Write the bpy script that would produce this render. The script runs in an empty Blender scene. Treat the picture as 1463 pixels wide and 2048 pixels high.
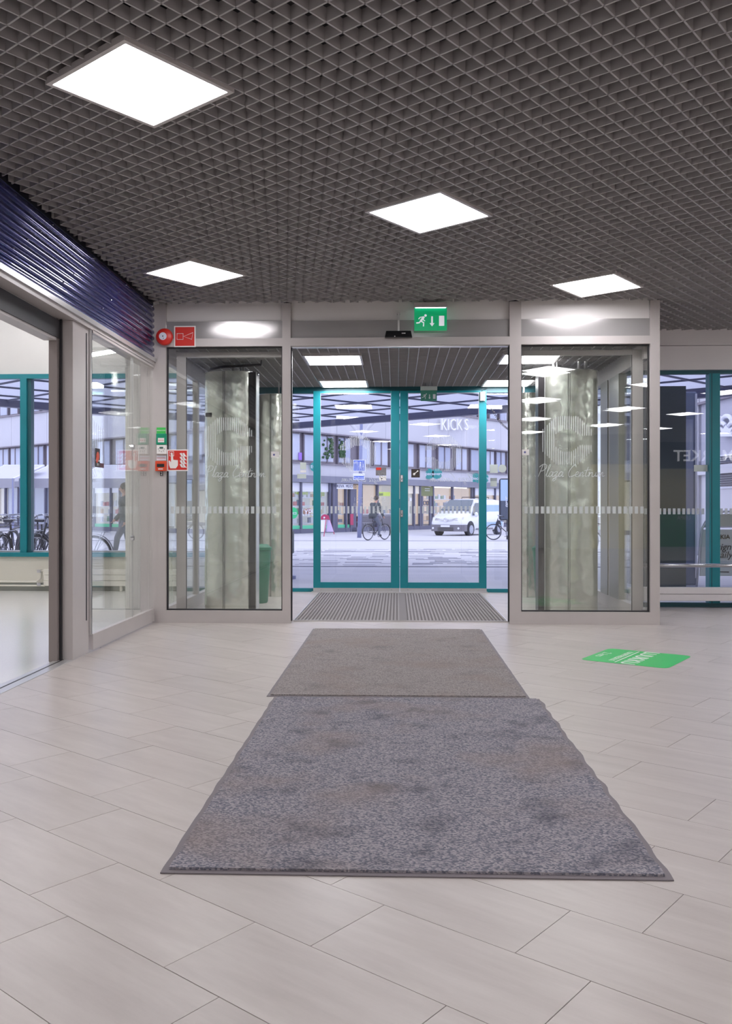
import bpy, math, random
from mathutils import Vector, Matrix
random.seed(7)
PI = math.pi
scene = bpy.context.scene
COL = scene.collection

# ------------------------------------------------------------------ camera, sky, exposure
HC = 1.095          # eye height
FPX = 1760.0        # focal length in pixels of the 1463 x 2048 frame
CX, CY = 731.5, 1015.0
TH = math.radians(2.0)
cam_d = bpy.data.cameras.new('camera')
cam = bpy.data.objects.new('camera', cam_d)
COL.objects.link(cam)
cam.location = (0, 0, HC)
cam.rotation_euler = (PI/2, 0, TH)
cam_d.sensor_fit = 'VERTICAL'
cam_d.sensor_height = 36.0
cam_d.sensor_width = 36.0*1463/2048
cam_d.lens = FPX/2048*36.0
cam_d.shift_y = (CY-1024)/2048
cam_d.clip_end = 400
cam_d.clip_start = 0.05
scene.camera = cam

world = bpy.data.worlds.new('overcast_sky')
scene.world = world
world.use_nodes = True
bg = world.node_tree.nodes['Background']
bg.inputs['Color'].default_value = (0.75, 0.77, 0.99, 1)
bg.inputs['Strength'].default_value = 1.95
PANEL = 17.0        # radiance of the ceiling light panels
scene.view_settings.view_transform = 'Standard'
scene.view_settings.look = 'None'
scene.view_settings.exposure = 0.22
scene.view_settings.gamma = 1.0
scene.view_settings.use_curve_mapping = False
try:
    scene.cycles.transparent_max_bounces = 40
    scene.cycles.max_bounces = 12
except Exception:
    pass

# ------------------------------------------------------------------ measuring helpers
def ray(u, v):
    a = (u-CX)/FPX; c = (CY-v)/FPX
    return (a*math.cos(TH)-math.sin(TH), a*math.sin(TH)+math.cos(TH), c)
def P(u, v, x=None, y=None, z=None):
    d = ray(u, v)
    t = x/d[0] if x is not None else y/d[1] if y is not None else (z-HC)/d[2]
    return Vector((d[0]*t, d[1]*t, d[2]*t+HC))
def W(X, Y):
    return Vector((X*math.cos(TH)-Y*math.sin(TH), X*math.sin(TH)+Y*math.cos(TH)))
def ground(Y):
    return -0.04 - 0.36*min(max((Y-12)/38.0, 0), 1)
def at(u, Y, z=None):      # a spot at camera distance Y under column u
    p = W((u-CX)/FPX*Y, Y)
    return Vector((p.x, p.y, ground(Y) if z is None else z))

# ------------------------------------------------------------------ materials
def lin(c):
    r = []
    for x in c[:3]:
        x = x/255.0
        r.append(x/12.92 if x <= 0.04045 else ((x+0.055)/1.055)**2.4)
    return (r[0], r[1], r[2], 1.0)
MATS = {}
def mat(name, col, rough=0.5, metal=0.0, emit=None, es=0.0, spec=0.5, trans=0.0, coat=0.0):
    m = bpy.data.materials.new(name); m.use_nodes = True
    b = m.node_tree.nodes['Principled BSDF']
    b.inputs['Base Color'].default_value = lin(col)
    b.inputs['Roughness'].default_value = rough
    b.inputs['Metallic'].default_value = metal
    b.inputs['Specular IOR Level'].default_value = spec
    if coat: b.inputs['Coat Weight'].default_value = coat
    if emit:
        b.inputs['Emission Color'].default_value = lin(emit)
        b.inputs['Emission Strength'].default_value = es
    MATS[name] = m
    return m
def noisy(m, scale=8.0, amt=0.15, stretch=(1, 1, 1), bump=0.0, rough_amt=0.0, detail=4, coords='Position', rotz=0.0):
    """vary the base colour with noise, add fine relief"""
    nt = m.node_tree; N = nt.nodes; L = nt.links; b = N['Principled BSDF']
    if coords == 'Position':
        g = N.new('ShaderNodeNewGeometry'); src = g.outputs['Position']
    else:
        g = N.new('ShaderNodeTexCoord'); src = g.outputs[coords]
    mp = N.new('ShaderNodeMapping'); mp.inputs['Scale'].default_value = stretch
    mp.inputs['Rotation'].default_value = (0, 0, rotz)
    L.new(src, mp.inputs['Vector'])
    n = N.new('ShaderNodeTexNoise'); n.inputs['Scale'].default_value = scale; n.inputs['Detail'].default_value = detail
    L.new(mp.outputs[0], n.inputs['Vector'])
    mr = N.new('ShaderNodeMapRange'); mr.inputs['From Min'].default_value = 0.25; mr.inputs['From Max'].default_value = 0.75
    mr.inputs['To Min'].default_value = 1-amt; mr.inputs['To Max'].default_value = 1+amt
    L.new(n.outputs['Fac'], mr.inputs['Value'])
    mx = N.new('ShaderNodeVectorMath'); mx.operation = 'SCALE'
    c = b.inputs['Base Color'].default_value
    mx.inputs[0].default_value = (c[0], c[1], c[2])
    L.new(mr.outputs[0], mx.inputs['Scale'])
    L.new(mx.outputs[0], b.inputs['Base Color'])
    if bump:
        bp = N.new('ShaderNodeBump'); bp.inputs['Strength'].default_value = bump; bp.inputs['Distance'].default_value = 0.01
        L.new(n.outputs['Fac'], bp.inputs['Height']); L.new(bp.outputs[0], b.inputs['Normal'])
    return m
def glass_mat(name, tint=(0.962, 0.975, 0.965), gain=1.0):
    m = bpy.data.materials.new(name); m.use_nodes = True
    nt = m.node_tree; N = nt.nodes; L = nt.links
    N.remove(N['Principled BSDF'])
    out = N['Material Output']
    tr = N.new('ShaderNodeBsdfTransparent'); tr.inputs['Color'].default_value = (*tint, 1)
    gl = N.new('ShaderNodeBsdfAnisotropic'); gl.inputs['Roughness'].default_value = 0.0
    gl.inputs['Color'].default_value = (gain, gain, gain, 1)
    g = N.new('ShaderNodeNewGeometry')
    io = N.new('ShaderNodeMix'); io.data_type = 'FLOAT'
    io.inputs[2].default_value = 1.52; io.inputs[3].default_value = 1/1.52
    L.new(g.outputs['Backfacing'], io.inputs[0])
    fr = N.new('ShaderNodeFresnel'); L.new(io.outputs[0], fr.inputs['IOR'])
    mx = N.new('ShaderNodeMixShader')
    L.new(fr.outputs[0], mx.inputs[0]); L.new(tr.outputs[0], mx.inputs[1]); L.new(gl.outputs[0], mx.inputs[2])
    L.new(mx.outputs[0], out.inputs['Surface'])
    MATS[name] = m
    return m
def frost_mat(name, col, a):
    """vinyl film on glass: part see-through"""
    m = bpy.data.materials.new(name); m.use_nodes = True
    nt = m.node_tree; N = nt.nodes; L = nt.links; b = N['Principled BSDF']; out = N['Material Output']
    b.inputs['Base Color'].default_value = lin(col); b.inputs['Roughness'].default_value = 0.6
    t = N.new('ShaderNodeBsdfTransparent'); tl = N.new('ShaderNodeBsdfTranslucent')
    tl.inputs['Color'].default_value = lin(col)
    m1 = N.new('ShaderNodeMixShader'); m1.inputs[0].default_value = 0.4
    L.new(b.outputs[0], m1.inputs[1]); L.new(tl.outputs[0], m1.inputs[2])
    m2 = N.new('ShaderNodeMixShader'); m2.inputs[0].default_value = a
    L.new(t.outputs[0], m2.inputs[1]); L.new(m1.outputs[0], m2.inputs[2])
    L.new(m2.outputs[0], out.inputs['Surface'])
    MATS[name] = m
    return m

glass = glass_mat('clear_glass')
glass_teal = glass_mat('window_glass', (0.96, 0.975, 0.985))
frost = frost_mat('frosted_vinyl', (225, 228, 228), 0.75)
frost_faint = frost_mat('frosted_vinyl_faint', (225, 228, 228), 0.42)
film_white = frost_mat('white_film', (225, 230, 222), 0.85)

frame_grey = noisy(mat('grey_painted_aluminium', (188, 181, 179), 0.38, 0.1), 3, 0.05)
frame_dark = mat('dark_gasket', (40, 38, 42), 0.5)
frame_seal = mat('seal_black', (22, 22, 30), 0.5)
header_grey = noisy(mat('glossy_grey_panel', (172, 168, 168), 0.16, 0.3), 2, 0.04)
white_panel = noisy(mat('white_infill_panel', (228, 223, 221), 0.45), 2, 0.03)
teal = noisy(mat('teal_painted_steel', (14, 126, 138), 0.35, 0.0), 5, 0.06)
teal_dark = mat('teal_header', (24, 84, 94), 0.4)
alu = mat('brushed_aluminium', (200, 198, 198), 0.3, 0.6)
chrome = mat('chrome', (215, 215, 220), 0.12, 1.0)
wall_paint = noisy(mat('wall_paint', (216, 214, 211), 0.7), 2, 0.03)
wall_grey = noisy(mat('grey_wall_paint', (232, 227, 228), 0.6), 2, 0.03)
cream = noisy(mat('cream_wall_paint', (222, 218, 205), 0.65), 2, 0.02)
rad_mat = mat('radiator_enamel', (226, 222, 212), 0.35)
rad_white = mat('white_enamel', (216, 210, 212), 0.3)
blade_mat = noisy(mat('grey_ceiling_blade', (170, 166, 166), 0.45), 6, 0.06)
soffit = mat('dark_soffit', (44, 42, 44), 0.9)
lamp_frame = mat('lamp_frame', (190, 184, 182), 0.35)
lamp_mat_s = mat('added_shop_panel', (235, 235, 240), 0.5, emit=(253, 251, 255), es=PANEL*1.6)  # for the unseen panels added to brighten the left shop
lamp_mat_v = mat('vestibule_light_panel', (235, 235, 240), 0.5, emit=(253, 251, 255), es=PANEL*1.35)
lamp_mat = mat('light_panel', (235, 235, 240), 0.5, emit=(253, 251, 255), es=PANEL)
tube_mat = mat('fluorescent_tube', (235, 235, 240), 0.5, emit=(250, 252, 255), es=12)
rubber = mat('rubber_border', (112, 104, 108), 0.6)
red = mat('signal_red', (208, 44, 34), 0.4)
white = mat('white_print', (232, 228, 226), 0.5)
black = mat('black_plastic', (24, 24, 26), 0.4)
orange = mat('orange_plastic', (214, 72, 36), 0.4)
green = mat('exit_green', (0, 132, 84), 0.4)
steel = None

# floor tile: streaky stone grain that runs along each tile
TA = math.radians(52.3)
def tile_material():
    m = mat('pale_stone_tile', (186, 177, 173), 0.34)
    nt = m.node_tree; N = nt.nodes; L = nt.links; b = N['Principled BSDF']
    g = N.new('ShaderNodeNewGeometry'); oi = N.new('ShaderNodeObjectInfo')
    rnd = N.new('ShaderNodeMath'); rnd.operation = 'ADD'
    L.new(g.outputs['Random Per Island'], rnd.inputs[0]); L.new(oi.outputs['Random'], rnd.inputs[1])
    rs = N.new('ShaderNodeMath'); rs.operation = 'MULTIPLY'; rs.inputs[1].default_value = 37.0
    L.new(rnd.outputs[0], rs.inputs[0])
    mp = N.new('ShaderNodeMapping'); mp.inputs['Rotation'].default_value = (0, 0, -TA)
    L.new(g.outputs['Position'], mp.inputs['Vector'])
    cb = N.new('ShaderNodeCombineXYZ'); L.new(rs.outputs[0], cb.inputs[0]); L.new(rs.outputs[0], cb.inputs[1])
    ad = N.new('ShaderNodeVectorMath'); L.new(mp.outputs[0], ad.inputs[0]); L.new(cb.outputs[0], ad.inputs[1])
    sc = N.new('ShaderNodeVectorMath'); sc.operation = 'MULTIPLY'; sc.inputs[1].default_value = (9, 1.3, 1)
    L.new(ad.outputs[0], sc.inputs[0])
    n = N.new('ShaderNodeTexNoise'); n.inputs['Scale'].default_value = 1.4; n.inputs['Detail'].default_value = 6
    n.inputs['Roughness'].default_value = 0.62
    L.new(sc.outputs[0], n.inputs['Vector'])
    cr = N.new('ShaderNodeValToRGB')
    e = cr.color_ramp.elements
    e[0].position = 0.3; e[0].color = lin((170, 161, 156)); e[1].position = 0.72; e[1].color = lin((189, 181, 176))
    L.new(n.outputs['Fac'], cr.inputs[0])
    fr = N.new('ShaderNodeMath'); fr.operation = 'FRACT'; L.new(rs.outputs[0], fr.inputs[0])
    mr = N.new('ShaderNodeMapRange'); mr.inputs['To Min'].default_value = 0.965; mr.inputs['To Max'].default_value = 1.03
    L.new(fr.outputs[0], mr.inputs['Value'])
    v = N.new('ShaderNodeVectorMath'); v.operation = 'SCALE'
    L.new(cr.outputs[0], v.inputs[0]); L.new(mr.outputs[0], v.inputs['Scale'])
    L.new(v.outputs[0], b.inputs['Base Color'])
    rr = N.new('ShaderNodeMapRange'); rr.inputs['To Min'].default_value = 0.26; rr.inputs['To Max'].default_value = 0.42
    L.new(n.outputs['Fac'], rr.inputs['Value']); L.new(rr.outputs[0], b.inputs['Roughness'])
    return m
tile_mat = tile_material()
grout = mat('grout', (128, 120, 118), 0.8)
terrazzo = mat('terrazzo', (206, 203, 196), 0.2)
noisy(terrazzo, 140, 0.05, detail=2)

def carpet_material(name, c1, c2, stain, scale):
    m = mat(name, c1, 0.95, spec=0.1)
    nt = m.node_tree; N = nt.nodes; L = nt.links; b = N['Principled BSDF']
    g = N.new('ShaderNodeNewGeometry')
    vo = N.new('ShaderNodeTexVoronoi'); vo.inputs['Scale'].default_value = scale; vo.inputs['Randomness'].default_value = 0.8
    mp = N.new('ShaderNodeMapping'); mp.inputs['Scale'].default_value = (1.0, 1.5, 1); mp.inputs['Rotation'].default_value = (0, 0, 0.5)
    L.new(g.outputs['Position'], mp.inputs[0]); L.new(mp.outputs[0], vo.inputs['Vector'])
    cr = N.new('ShaderNodeValToRGB'); e = cr.color_ramp.elements
    e[0].position = 0.25; e[0].color = lin(c2); e[1].position = 0.75; e[1].color = lin(c1)
    sep = N.new('ShaderNodeSeparateColor'); L.new(vo.outputs['Color'], sep.inputs[0]); L.new(sep.outputs[0], cr.inputs[0])
    # worn stains with shapes of their own
    n = N.new('ShaderNodeTexNoise'); n.inputs['Scale'].default_value = 4.6; n.inputs['Detail'].default_value = 4
    L.new(g.outputs['Position'], n.inputs['Vector'])
    mr = N.new('ShaderNodeMapRange'); mr.inputs['From Min'].default_value = 0.54; mr.inputs['From Max'].default_value = 0.78
    mr.inputs['To Min'].default_value = 0; mr.inputs['To Max'].default_value = stain
    L.new(n.outputs['Fac'], mr.inputs['Value'])
    mx = N.new('ShaderNodeMix'); mx.data_type = 'RGBA'
    L.new(mr.outputs[0], mx.inputs[0]); L.new(cr.outputs[0], mx.inputs[6]); mx.inputs[7].default_value = lin((66, 68, 78))
    n2 = N.new('ShaderNodeTexNoise'); n2.inputs['Scale'].default_value = 2.1; n2.inputs['Detail'].default_value = 3
    of = N.new('ShaderNodeVectorMath'); of.inputs[1].default_value = (11, 5, 0); L.new(g.outputs['Position'], of.inputs[0]); L.new(of.outputs[0], n2.inputs['Vector'])
    mr2 = N.new('ShaderNodeMapRange'); mr2.inputs['From Min'].default_value = 0.5; mr2.inputs['From Max'].default_value = 0.75
    mr2.inputs['To Max'].default_value = 0.6
    L.new(n2.outputs['Fac'], mr2.inputs['Value'])
    mx2 = N.new('ShaderNodeMix'); mx2.data_type = 'RGBA'
    L.new(mr2.outputs[0], mx2.inputs[0]); L.new(mx.outputs[2], mx2.inputs[6]); mx2.inputs[7].default_value = lin((138, 124, 118))
    L.new(mx2.outputs[2], b.inputs['Base Color'])
    bp = N.new('ShaderNodeBump'); bp.inputs['Strength'].default_value = 0.8; bp.inputs['Distance'].default_value = 0.004
    L.new(vo.outputs['Distance'], bp.inputs['Height']); L.new(bp.outputs[0], b.inputs['Normal'])
    return m
carpet_near = carpet_material('looped_grey_carpet', (158, 152, 156), (104, 104, 115), 0.75, 135)
carpet_far = carpet_material('fine_grey_carpet', (158, 150, 147), (124, 118, 119), 0.3, 150)

def steel_material():
    """stainless sheet, gently dented so it gives soft blurry highlights"""
    m = mat('stainless_cladding', (222, 222, 214), 0.25, 0.82)
    nt = m.node_tree; N = nt.nodes; L = nt.links; b = N['Principled BSDF']
    g = N.new('ShaderNodeNewGeometry')
    n = N.new('ShaderNodeTexNoise'); n.inputs['Scale'].default_value = 6.5; n.inputs['Detail'].default_value = 1
    L.new(g.outputs['Position'], n.inputs['Vector'])
    bp = N.new('ShaderNodeBump'); bp.inputs['Strength'].default_value = 0.5; bp.inputs['Distance'].default_value = 0.04
    L.new(n.outputs['Fac'], bp.inputs['Height']); L.new(bp.outputs[0], b.inputs['Normal'])
    return m
steel = steel_material()
steel_dark = mat('dark_steel_slot', (58, 54, 58), 0.35, 0.6)
shutter_mat = mat('navy_shutter', (44, 44, 116), 0.2, 0.7, coat=0.7)
shutter_dark = mat('shutter_box', (20, 20, 32), 0.4)

canopy_glass = None
def canopy_material():
    m = bpy.data.materials.new('translucent_canopy'); m.use_nodes = True
    nt = m.node_tree; N = nt.nodes; L = nt.links; b = N['Principled BSDF']; out = N['Material Output']
    b.inputs['Base Color'].default_value = (0.6, 0.61, 0.68, 1); b.inputs['Roughness'].default_value = 0.3
    tl = N.new('ShaderNodeBsdfTranslucent'); tl.inputs['Color'].default_value = (0.70, 0.71, 0.77, 1)
    mx = N.new('ShaderNodeMixShader'); mx.inputs[0].default_value = 0.85
    L.new(b.outputs[0], mx.inputs[1]); L.new(tl.outputs[0], mx.inputs[2]); L.new(mx.outputs[0], out.inputs['Surface'])
    return m
canopy_glass = canopy_material()
rafter = mat('canopy_rafter', (84, 86, 106), 0.5)
rafter_edge = mat('canopy_beam', (84, 86, 112), 0.5)

facade_white = noisy(mat('white_facade_panel', (192, 192, 201), 0.6), 0.6, 0.04)
facade_grey = noisy(mat('grey_fascia', (120, 122, 140), 0.5), 0.8, 0.05)
facade_brown = mat('brownish_window_frame', (122, 116, 128), 0.5)
pane_far = mat('far_window_glass', (150, 158, 186), 0.12, 0.0, spec=0.8)  # opaque blue stands in for the sky reflected in the glass
curtain_far = mat('pale_curtain', (186, 192, 212), 0.7)
dark_pier = mat('dark_pier', (86, 88, 112), 0.5)
paving = noisy(mat('pale_paving', (194, 193, 198), 0.6), 0.9, 0.08, (0.35, 1.6, 1))
shop_warm = mat('glowing_shop_wall', (214, 188, 160), 0.7, emit=(232, 205, 180), es=0.42)  # glow put into the wall in place of lamps inside the shop
shop_cool = mat('glowing_shop_wall_pale', (206, 206, 210), 0.7, emit=(215, 218, 222), es=0.35)  # paler wall with the same built-in glow instead of shop lamps
shop_beige = mat('beige_blind', (206, 200, 190), 0.7, emit=(216, 208, 192), es=0.3)  # blind and rear wall carry a glow in place of shop lighting
lime = mat('lime_board', (176, 198, 90), 0.6, emit=(176, 198, 90), es=0.2)  # board given a faint glow of its own to look lit
mint = mat('mint_sill', (80, 196, 150), 0.5)
olive = mat('olive_board', (112, 120, 78), 0.6)
sign_teal = mat('teal_sign', (14, 142, 142), 0.4)
sign_green = mat('green_sign', (30, 190, 120), 0.4)
sign_blue = mat('blue_road_sign', (74, 104, 196), 0.4)
sign_white = mat('white_sign', (222, 224, 236), 0.4)
pink = mat('crimson_board', (176, 44, 92), 0.4)
pole_grey = mat('pole_grey', (128, 134, 170), 0.5)
van_white = mat('white_car_paint', (226, 228, 238), 0.25, coat=0.5)
van_grey = mat('grey_bumper', (110, 108, 118), 0.5)
van_blue = mat('pale_blue_wrap', (150, 178, 214), 0.3)
car_glass = mat('car_glass', (70, 84, 96), 0.08, spec=0.9)
tyre = mat('tyre_rubber', (44, 44, 54), 0.7)
rim = mat('wheel_rim', (170, 174, 190), 0.35, 0.6)
bike_black = mat('bicycle_black', (52, 52, 62), 0.35, 0.2)
bike_silver = mat('bicycle_silver', (170, 172, 182), 0.3, 0.8)
bike_mint = mat('bicycle_mint', (92, 190, 158), 0.4)
skin_m = mat('skin', (196, 150, 130), 0.6)
coat_m = mat('dark_coat', (66, 72, 78), 0.8)
jeans_m = mat('grey_trousers', (98, 104, 120), 0.8)
hair_m = mat('brown_hair', (58, 46, 42), 0.7)
foliage = mat('foliage', (52, 86, 52), 0.7)
awning_m = noisy(mat('grey_awning_cloth', (148, 148, 160), 0.8), 1, 0.05)
awning_lt = mat('pale_awning_cloth', (190, 190, 204), 0.8)
dark_wall = noisy(mat('dark_outside_wall', (56, 64, 66), 0.6), 3, 0.12)
bluebox = mat('blue_grey_cabinet', (118, 128, 152), 0.35)
louvre = mat('louvre_dark', (62, 64, 84), 0.5)
decal_green = mat('green_floor_sticker', (60, 190, 100), 0.35)
bin_green = mat('green_bin', (36, 112, 86), 0.45)

# ------------------------------------------------------------------ mesh builder
WL = {}      # world place of each object whose children are written in world coordinates
def tag(o, label=None, cat=None, group=None, kind=None):
    if label: o['label'] = label
    if cat: o['category'] = cat
    if group: o['group'] = group
    if kind: o['kind'] = kind
    return o
def thing(name, label, cat, loc, rotz=0.0, group=None, kind=None, local=False):
    o = bpy.data.objects.new(name, None); COL.objects.link(o)
    o.empty_display_size = 0.1
    o.location = loc; o.rotation_euler = (0, 0, rotz)
    WL[o.name] = Vector((0, 0, 0)) if local else Vector(loc)
    return tag(o, label, cat, group, kind)

class MB:
    def __init__(s): s.v = []; s.f = []; s.T = None
    def _add(s, vs, fs):
        b = len(s.v)
        if s.T is not None: vs = [s.T @ Vector(p) for p in vs]
        s.v += [tuple(p) for p in vs]; s.f += [tuple(i+b for i in q) for q in fs]
        return s
    def box(s, x0, x1, y0, y1, z0, z1):
        return s._add([(x0,y0,z0),(x1,y0,z0),(x1,y1,z0),(x0,y1,z0),(x0,y0,z1),(x1,y0,z1),(x1,y1,z1),(x0,y1,z1)],
                      [(0,3,2,1),(4,5,6,7),(0,1,5,4),(1,2,6,5),(2,3,7,6),(3,0,4,7)])
    def ext(s, pts, vec):
        """polygon (3-D points, in order) pushed along vec"""
        n = len(pts); vec = Vector(vec)
        vs = [Vector(p) for p in pts]+[Vector(p)+vec for p in pts]
        nrm = Vector((0, 0, 0))
        for i in range(n): nrm += vs[i].cross(vs[(i+1) % n])
        fl = nrm.dot(vec) > 0
        bot = tuple(range(n)); top = tuple(range(n, 2*n))
        fs = [bot[::-1] if fl else bot, top if fl else top[::-1]]
        for i in range(n):
            j = (i+1) % n
            fs.append((i, j, j+n, i+n) if fl else (j, i, i+n, j+n))
        return s._add(vs, fs)
    def cyl(s, p0, p1, r, n=12, r1=None, caps=True):
        p0 = Vector(p0); p1 = Vector(p1); r1 = r if r1 is None else r1
        d = (p1-p0).normalized()
        a = d.orthogonal().normalized(); b = d.cross(a)
        vs = []
        for p, rr in ((p0, r), (p1, r1)):
            for i in range(n):
                t = 2*PI*i/n; vs.append(p+a*(rr*math.cos(t))+b*(rr*math.sin(t)))
        fs = [(i, (i+1) % n, (i+1) % n+n, i+n) for i in range(n)]
        if caps: fs += [tuple(range(n))[::-1], tuple(range(n, 2*n))]
        return s._add(vs, fs)
    def tube(s, pts, r, n=6, closed=False):
        pts = [Vector(p) for p in pts]; m = len(pts); vs = []; up = None
        for i, p in enumerate(pts):
            if closed: d = pts[(i+1) % m]-pts[i-1]
            else: d = pts[min(i+1, m-1)]-pts[max(i-1, 0)]
            d = d.normalized() if d.length > 1e-9 else Vector((0, 0, 1))
            if up is None: up = d.orthogonal().normalized()
            a = (up-d*up.dot(d)); a = a.normalized() if a.length > 1e-6 else d.orthogonal().normalized()
            up = a; b = d.cross(a)
            rr = r[i] if isinstance(r, (list, tuple)) else r
            for k in range(n):
                t = 2*PI*k/n; vs.append(p+a*(rr*math.cos(t))+b*(rr*math.sin(t)))
        fs = []
        for i in range(m if closed else m-1):
            j = (i+1) % m
            for k in range(n):
                l = (k+1) % n; fs.append((i*n+k, i*n+l, j*n+l, j*n+k))
        if not closed: fs += [tuple(range(n))[::-1], tuple(range((m-1)*n, m*n))]
        return s._add(vs, fs)
    def lathe(s, c, prof, n=24, sx=1.0, sy=1.0):
        c = Vector(c); vs = []; fs = []
        for r, z in prof:
            for i in range(n):
                t = 2*PI*i/n; vs.append((c.x+r*sx*math.cos(t), c.y+r*sy*math.sin(t), c.z+z))
        for j in range(len(prof)-1):
            for i in range(n):
                k = (i+1) % n; fs.append((j*n+i, j*n+k, (j+1)*n+k, (j+1)*n+i))
        fs += [tuple(range(n))[::-1], tuple(range((len(prof)-1)*n, len(prof)*n))]
        return s._add(vs, fs)
    def ball(s, c, r, n=12, m=8, sc=(1, 1, 1)):
        prof = [(max(math.sin(PI*j/m), 0.02)*r, -math.cos(PI*j/m)*r*sc[2]) for j in range(m+1)]
        return s.lathe(c, prof, n, sc[0], sc[1])
    def obox(s, c, ux, hx, hy, z0, z1):
        """upright box turned so that its length runs along the 2-D direction ux"""
        ux = Vector((ux[0], ux[1], 0)).normalized(); uy = Vector((-ux.y, ux.x, 0)); c = Vector((c[0], c[1], 0))
        pts = [c-ux*hx-uy*hy, c+ux*hx-uy*hy, c+ux*hx+uy*hy, c-ux*hx+uy*hy]
        return s.ext([(p.x, p.y, z0) for p in pts], (0, 0, z1-z0))
    def frame(s, x0, x1, z0, z1, y0, y1, l, r=None, b=None, t=None):
        r = l if r is None else r; b = l if b is None else b; t = l if t is None else t
        s.box(x0, x0+l, y0, y1, z0, z1); s.box(x1-r, x1, y0, y1, z0, z1)
        s.box(x0+l, x1-r, y0, y1, z0, z0+b); s.box(x0+l, x1-r, y0, y1, z1-t, z1); return s
    def text(s, txt, o, ux, uy, size, depth=0.004, align='CENTER', shear=0.0, bold=0.0):
        cu = bpy.data.curves.new('t', 'FONT'); cu.body = txt; cu.size = 1.0; cu.extrude = 0.0
        cu.align_x = align; cu.align_y = 'CENTER'; cu.shear = shear; cu.offset = bold; cu.resolution_u = 3
        ob = bpy.data.objects.new('t', cu); COL.objects.link(ob)
        dg = bpy.context.evaluated_depsgraph_get()
        me = bpy.data.meshes.new_from_object(ob.evaluated_get(dg))
        o = Vector(o); ux = Vector(ux).normalized()*size; uy = Vector(uy).normalized()*size
        n = ux.cross(uy).normalized()
        vs = [o+ux*p.co.x+uy*p.co.y+n*depth for p in me.vertices]
        fs = [tuple(q.vertices) for q in me.polygons]
        # side skirt so that the letters have thickness
        from collections import Counter
        ed = Counter()
        for q in fs:
            for i in range(len(q)):
                ed[tuple(sorted((q[i], q[(i+1) % len(q)])))] += 1
        k = len(vs); vs += [p-n*depth for p in vs]
        for q in list(fs):
            for i in range(len(q)):
                a, b = q[i], q[(i+1) % len(q)]
                if ed[tuple(sorted((a, b)))] == 1: fs.append((b, a, a+k, b+k))
        bpy.data.objects.remove(ob); bpy.data.meshes.remove(me); bpy.data.curves.remove(cu)
        return s._add(vs, fs)
    def build(s, name, material, parent=None, smooth=False, label=None, cat=None, group=None, kind=None, bevel=0.0, auto=False):
        xs = [p[0] for p in s.v]; ys = [p[1] for p in s.v]; zs = [p[2] for p in s.v]
        if parent is None:
            o0 = Vector(((min(xs)+max(xs))/2, (min(ys)+max(ys))/2, min(zs))); base = Vector((0, 0, 0))
        else:
            o0 = Vector(((min(xs)+max(xs))/2, (min(ys)+max(ys))/2, (min(zs)+max(zs))/2)); base = WL[parent.name]
        me = bpy.data.meshes.new(name)
        me.from_pydata([(p[0]-o0.x, p[1]-o0.y, p[2]-o0.z) for p in s.v], [], s.f)
        me.materials.append(material)
        if smooth or auto:
            me.polygons.foreach_set('use_smooth', [True]*len(me.polygons))
            if auto: me.set_sharp_from_angle(angle=math.radians(35))
        me.update()
        ob = bpy.data.objects.new(name, me); COL.objects.link(ob)
        ob.location = o0-base
        if parent: ob.parent = parent
        WL[ob.name] = o0.copy()
        if bevel:
            bv = ob.modifiers.new('bevel', 'BEVEL'); bv.width = bevel; bv.segments = 2; bv.limit_method = 'ANGLE'
        return tag(ob, label, cat, group, kind)
def copy_tree(o, parent=None):
    c = o.copy(); COL.objects.link(c)
    if parent: c.parent = parent
    for ch in list(o.children): copy_tree(ch, c)
    return c
def struct(name, label, cat, loc=(0, 0, 0)):
    return thing(name, label, cat, loc, kind='structure')

# ------------------------------------------------------------------ the shell
X0, X1 = -2.32, 12.0        # hall
Y0, YP, YR = -7.0, 8.30, 9.8   # back wall, front of the vestibule partition, right-hand windows
YD = 11.40                  # street doors
XV0, XV1 = -2.24, 2.42      # vestibule side walls
ZC = 3.03                   # ceiling blades, bottom
ZV = 2.655                  # vestibule ceiling

# floor: grout bed + stone tiles laid on the diagonal
floor = MB().box(X0, X1, Y0, YR+0.1, -0.2, -0.004).box(XV0-0.1, XV1+0.06, YR+0.1, YD+0.1, -0.2, -0.004).build('floor', grout, kind='structure',
        label='pale stone tiled floor laid diagonally through the hall and vestibule', cat='floor')
a2 = Vector((math.cos(TA), math.sin(TA))); b2 = Vector((-math.sin(TA), math.cos(TA)))
PAa, PBb = 0.2965, 0.61
def clip(poly, ax, lim, keep_less):
    out = []
    for i in range(len(poly)):
        p, q = poly[i], poly[(i+1) % len(poly)]
        ip = (p[ax] <= lim) if keep_less else (p[ax] >= lim)
        iq = (q[ax] <= lim) if keep_less else (q[ax] >= lim)
        if ip: out.append(p)
        if ip != iq:
            t = (lim-p[ax])/(q[ax]-p[ax]); out.append((p[0]+(q[0]-p[0])*t, p[1]+(q[1]-p[1])*t))
    return out
def crop(poly, x0, x1, y0, y1):
    for ax, lim, less in ((0, x1, True), (0, x0, False), (1, y1, True), (1, y0, False)):
        poly = clip(poly, ax, lim, less)
        if len(poly) < 3: return []
    return poly
def area(p): return abs(sum(p[i][0]*p[(i+1) % len(p)][1]-p[(i+1) % len(p)][0]*p[i][1] for i in range(len(p))))/2
cand = []
g = 0.0011
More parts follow.
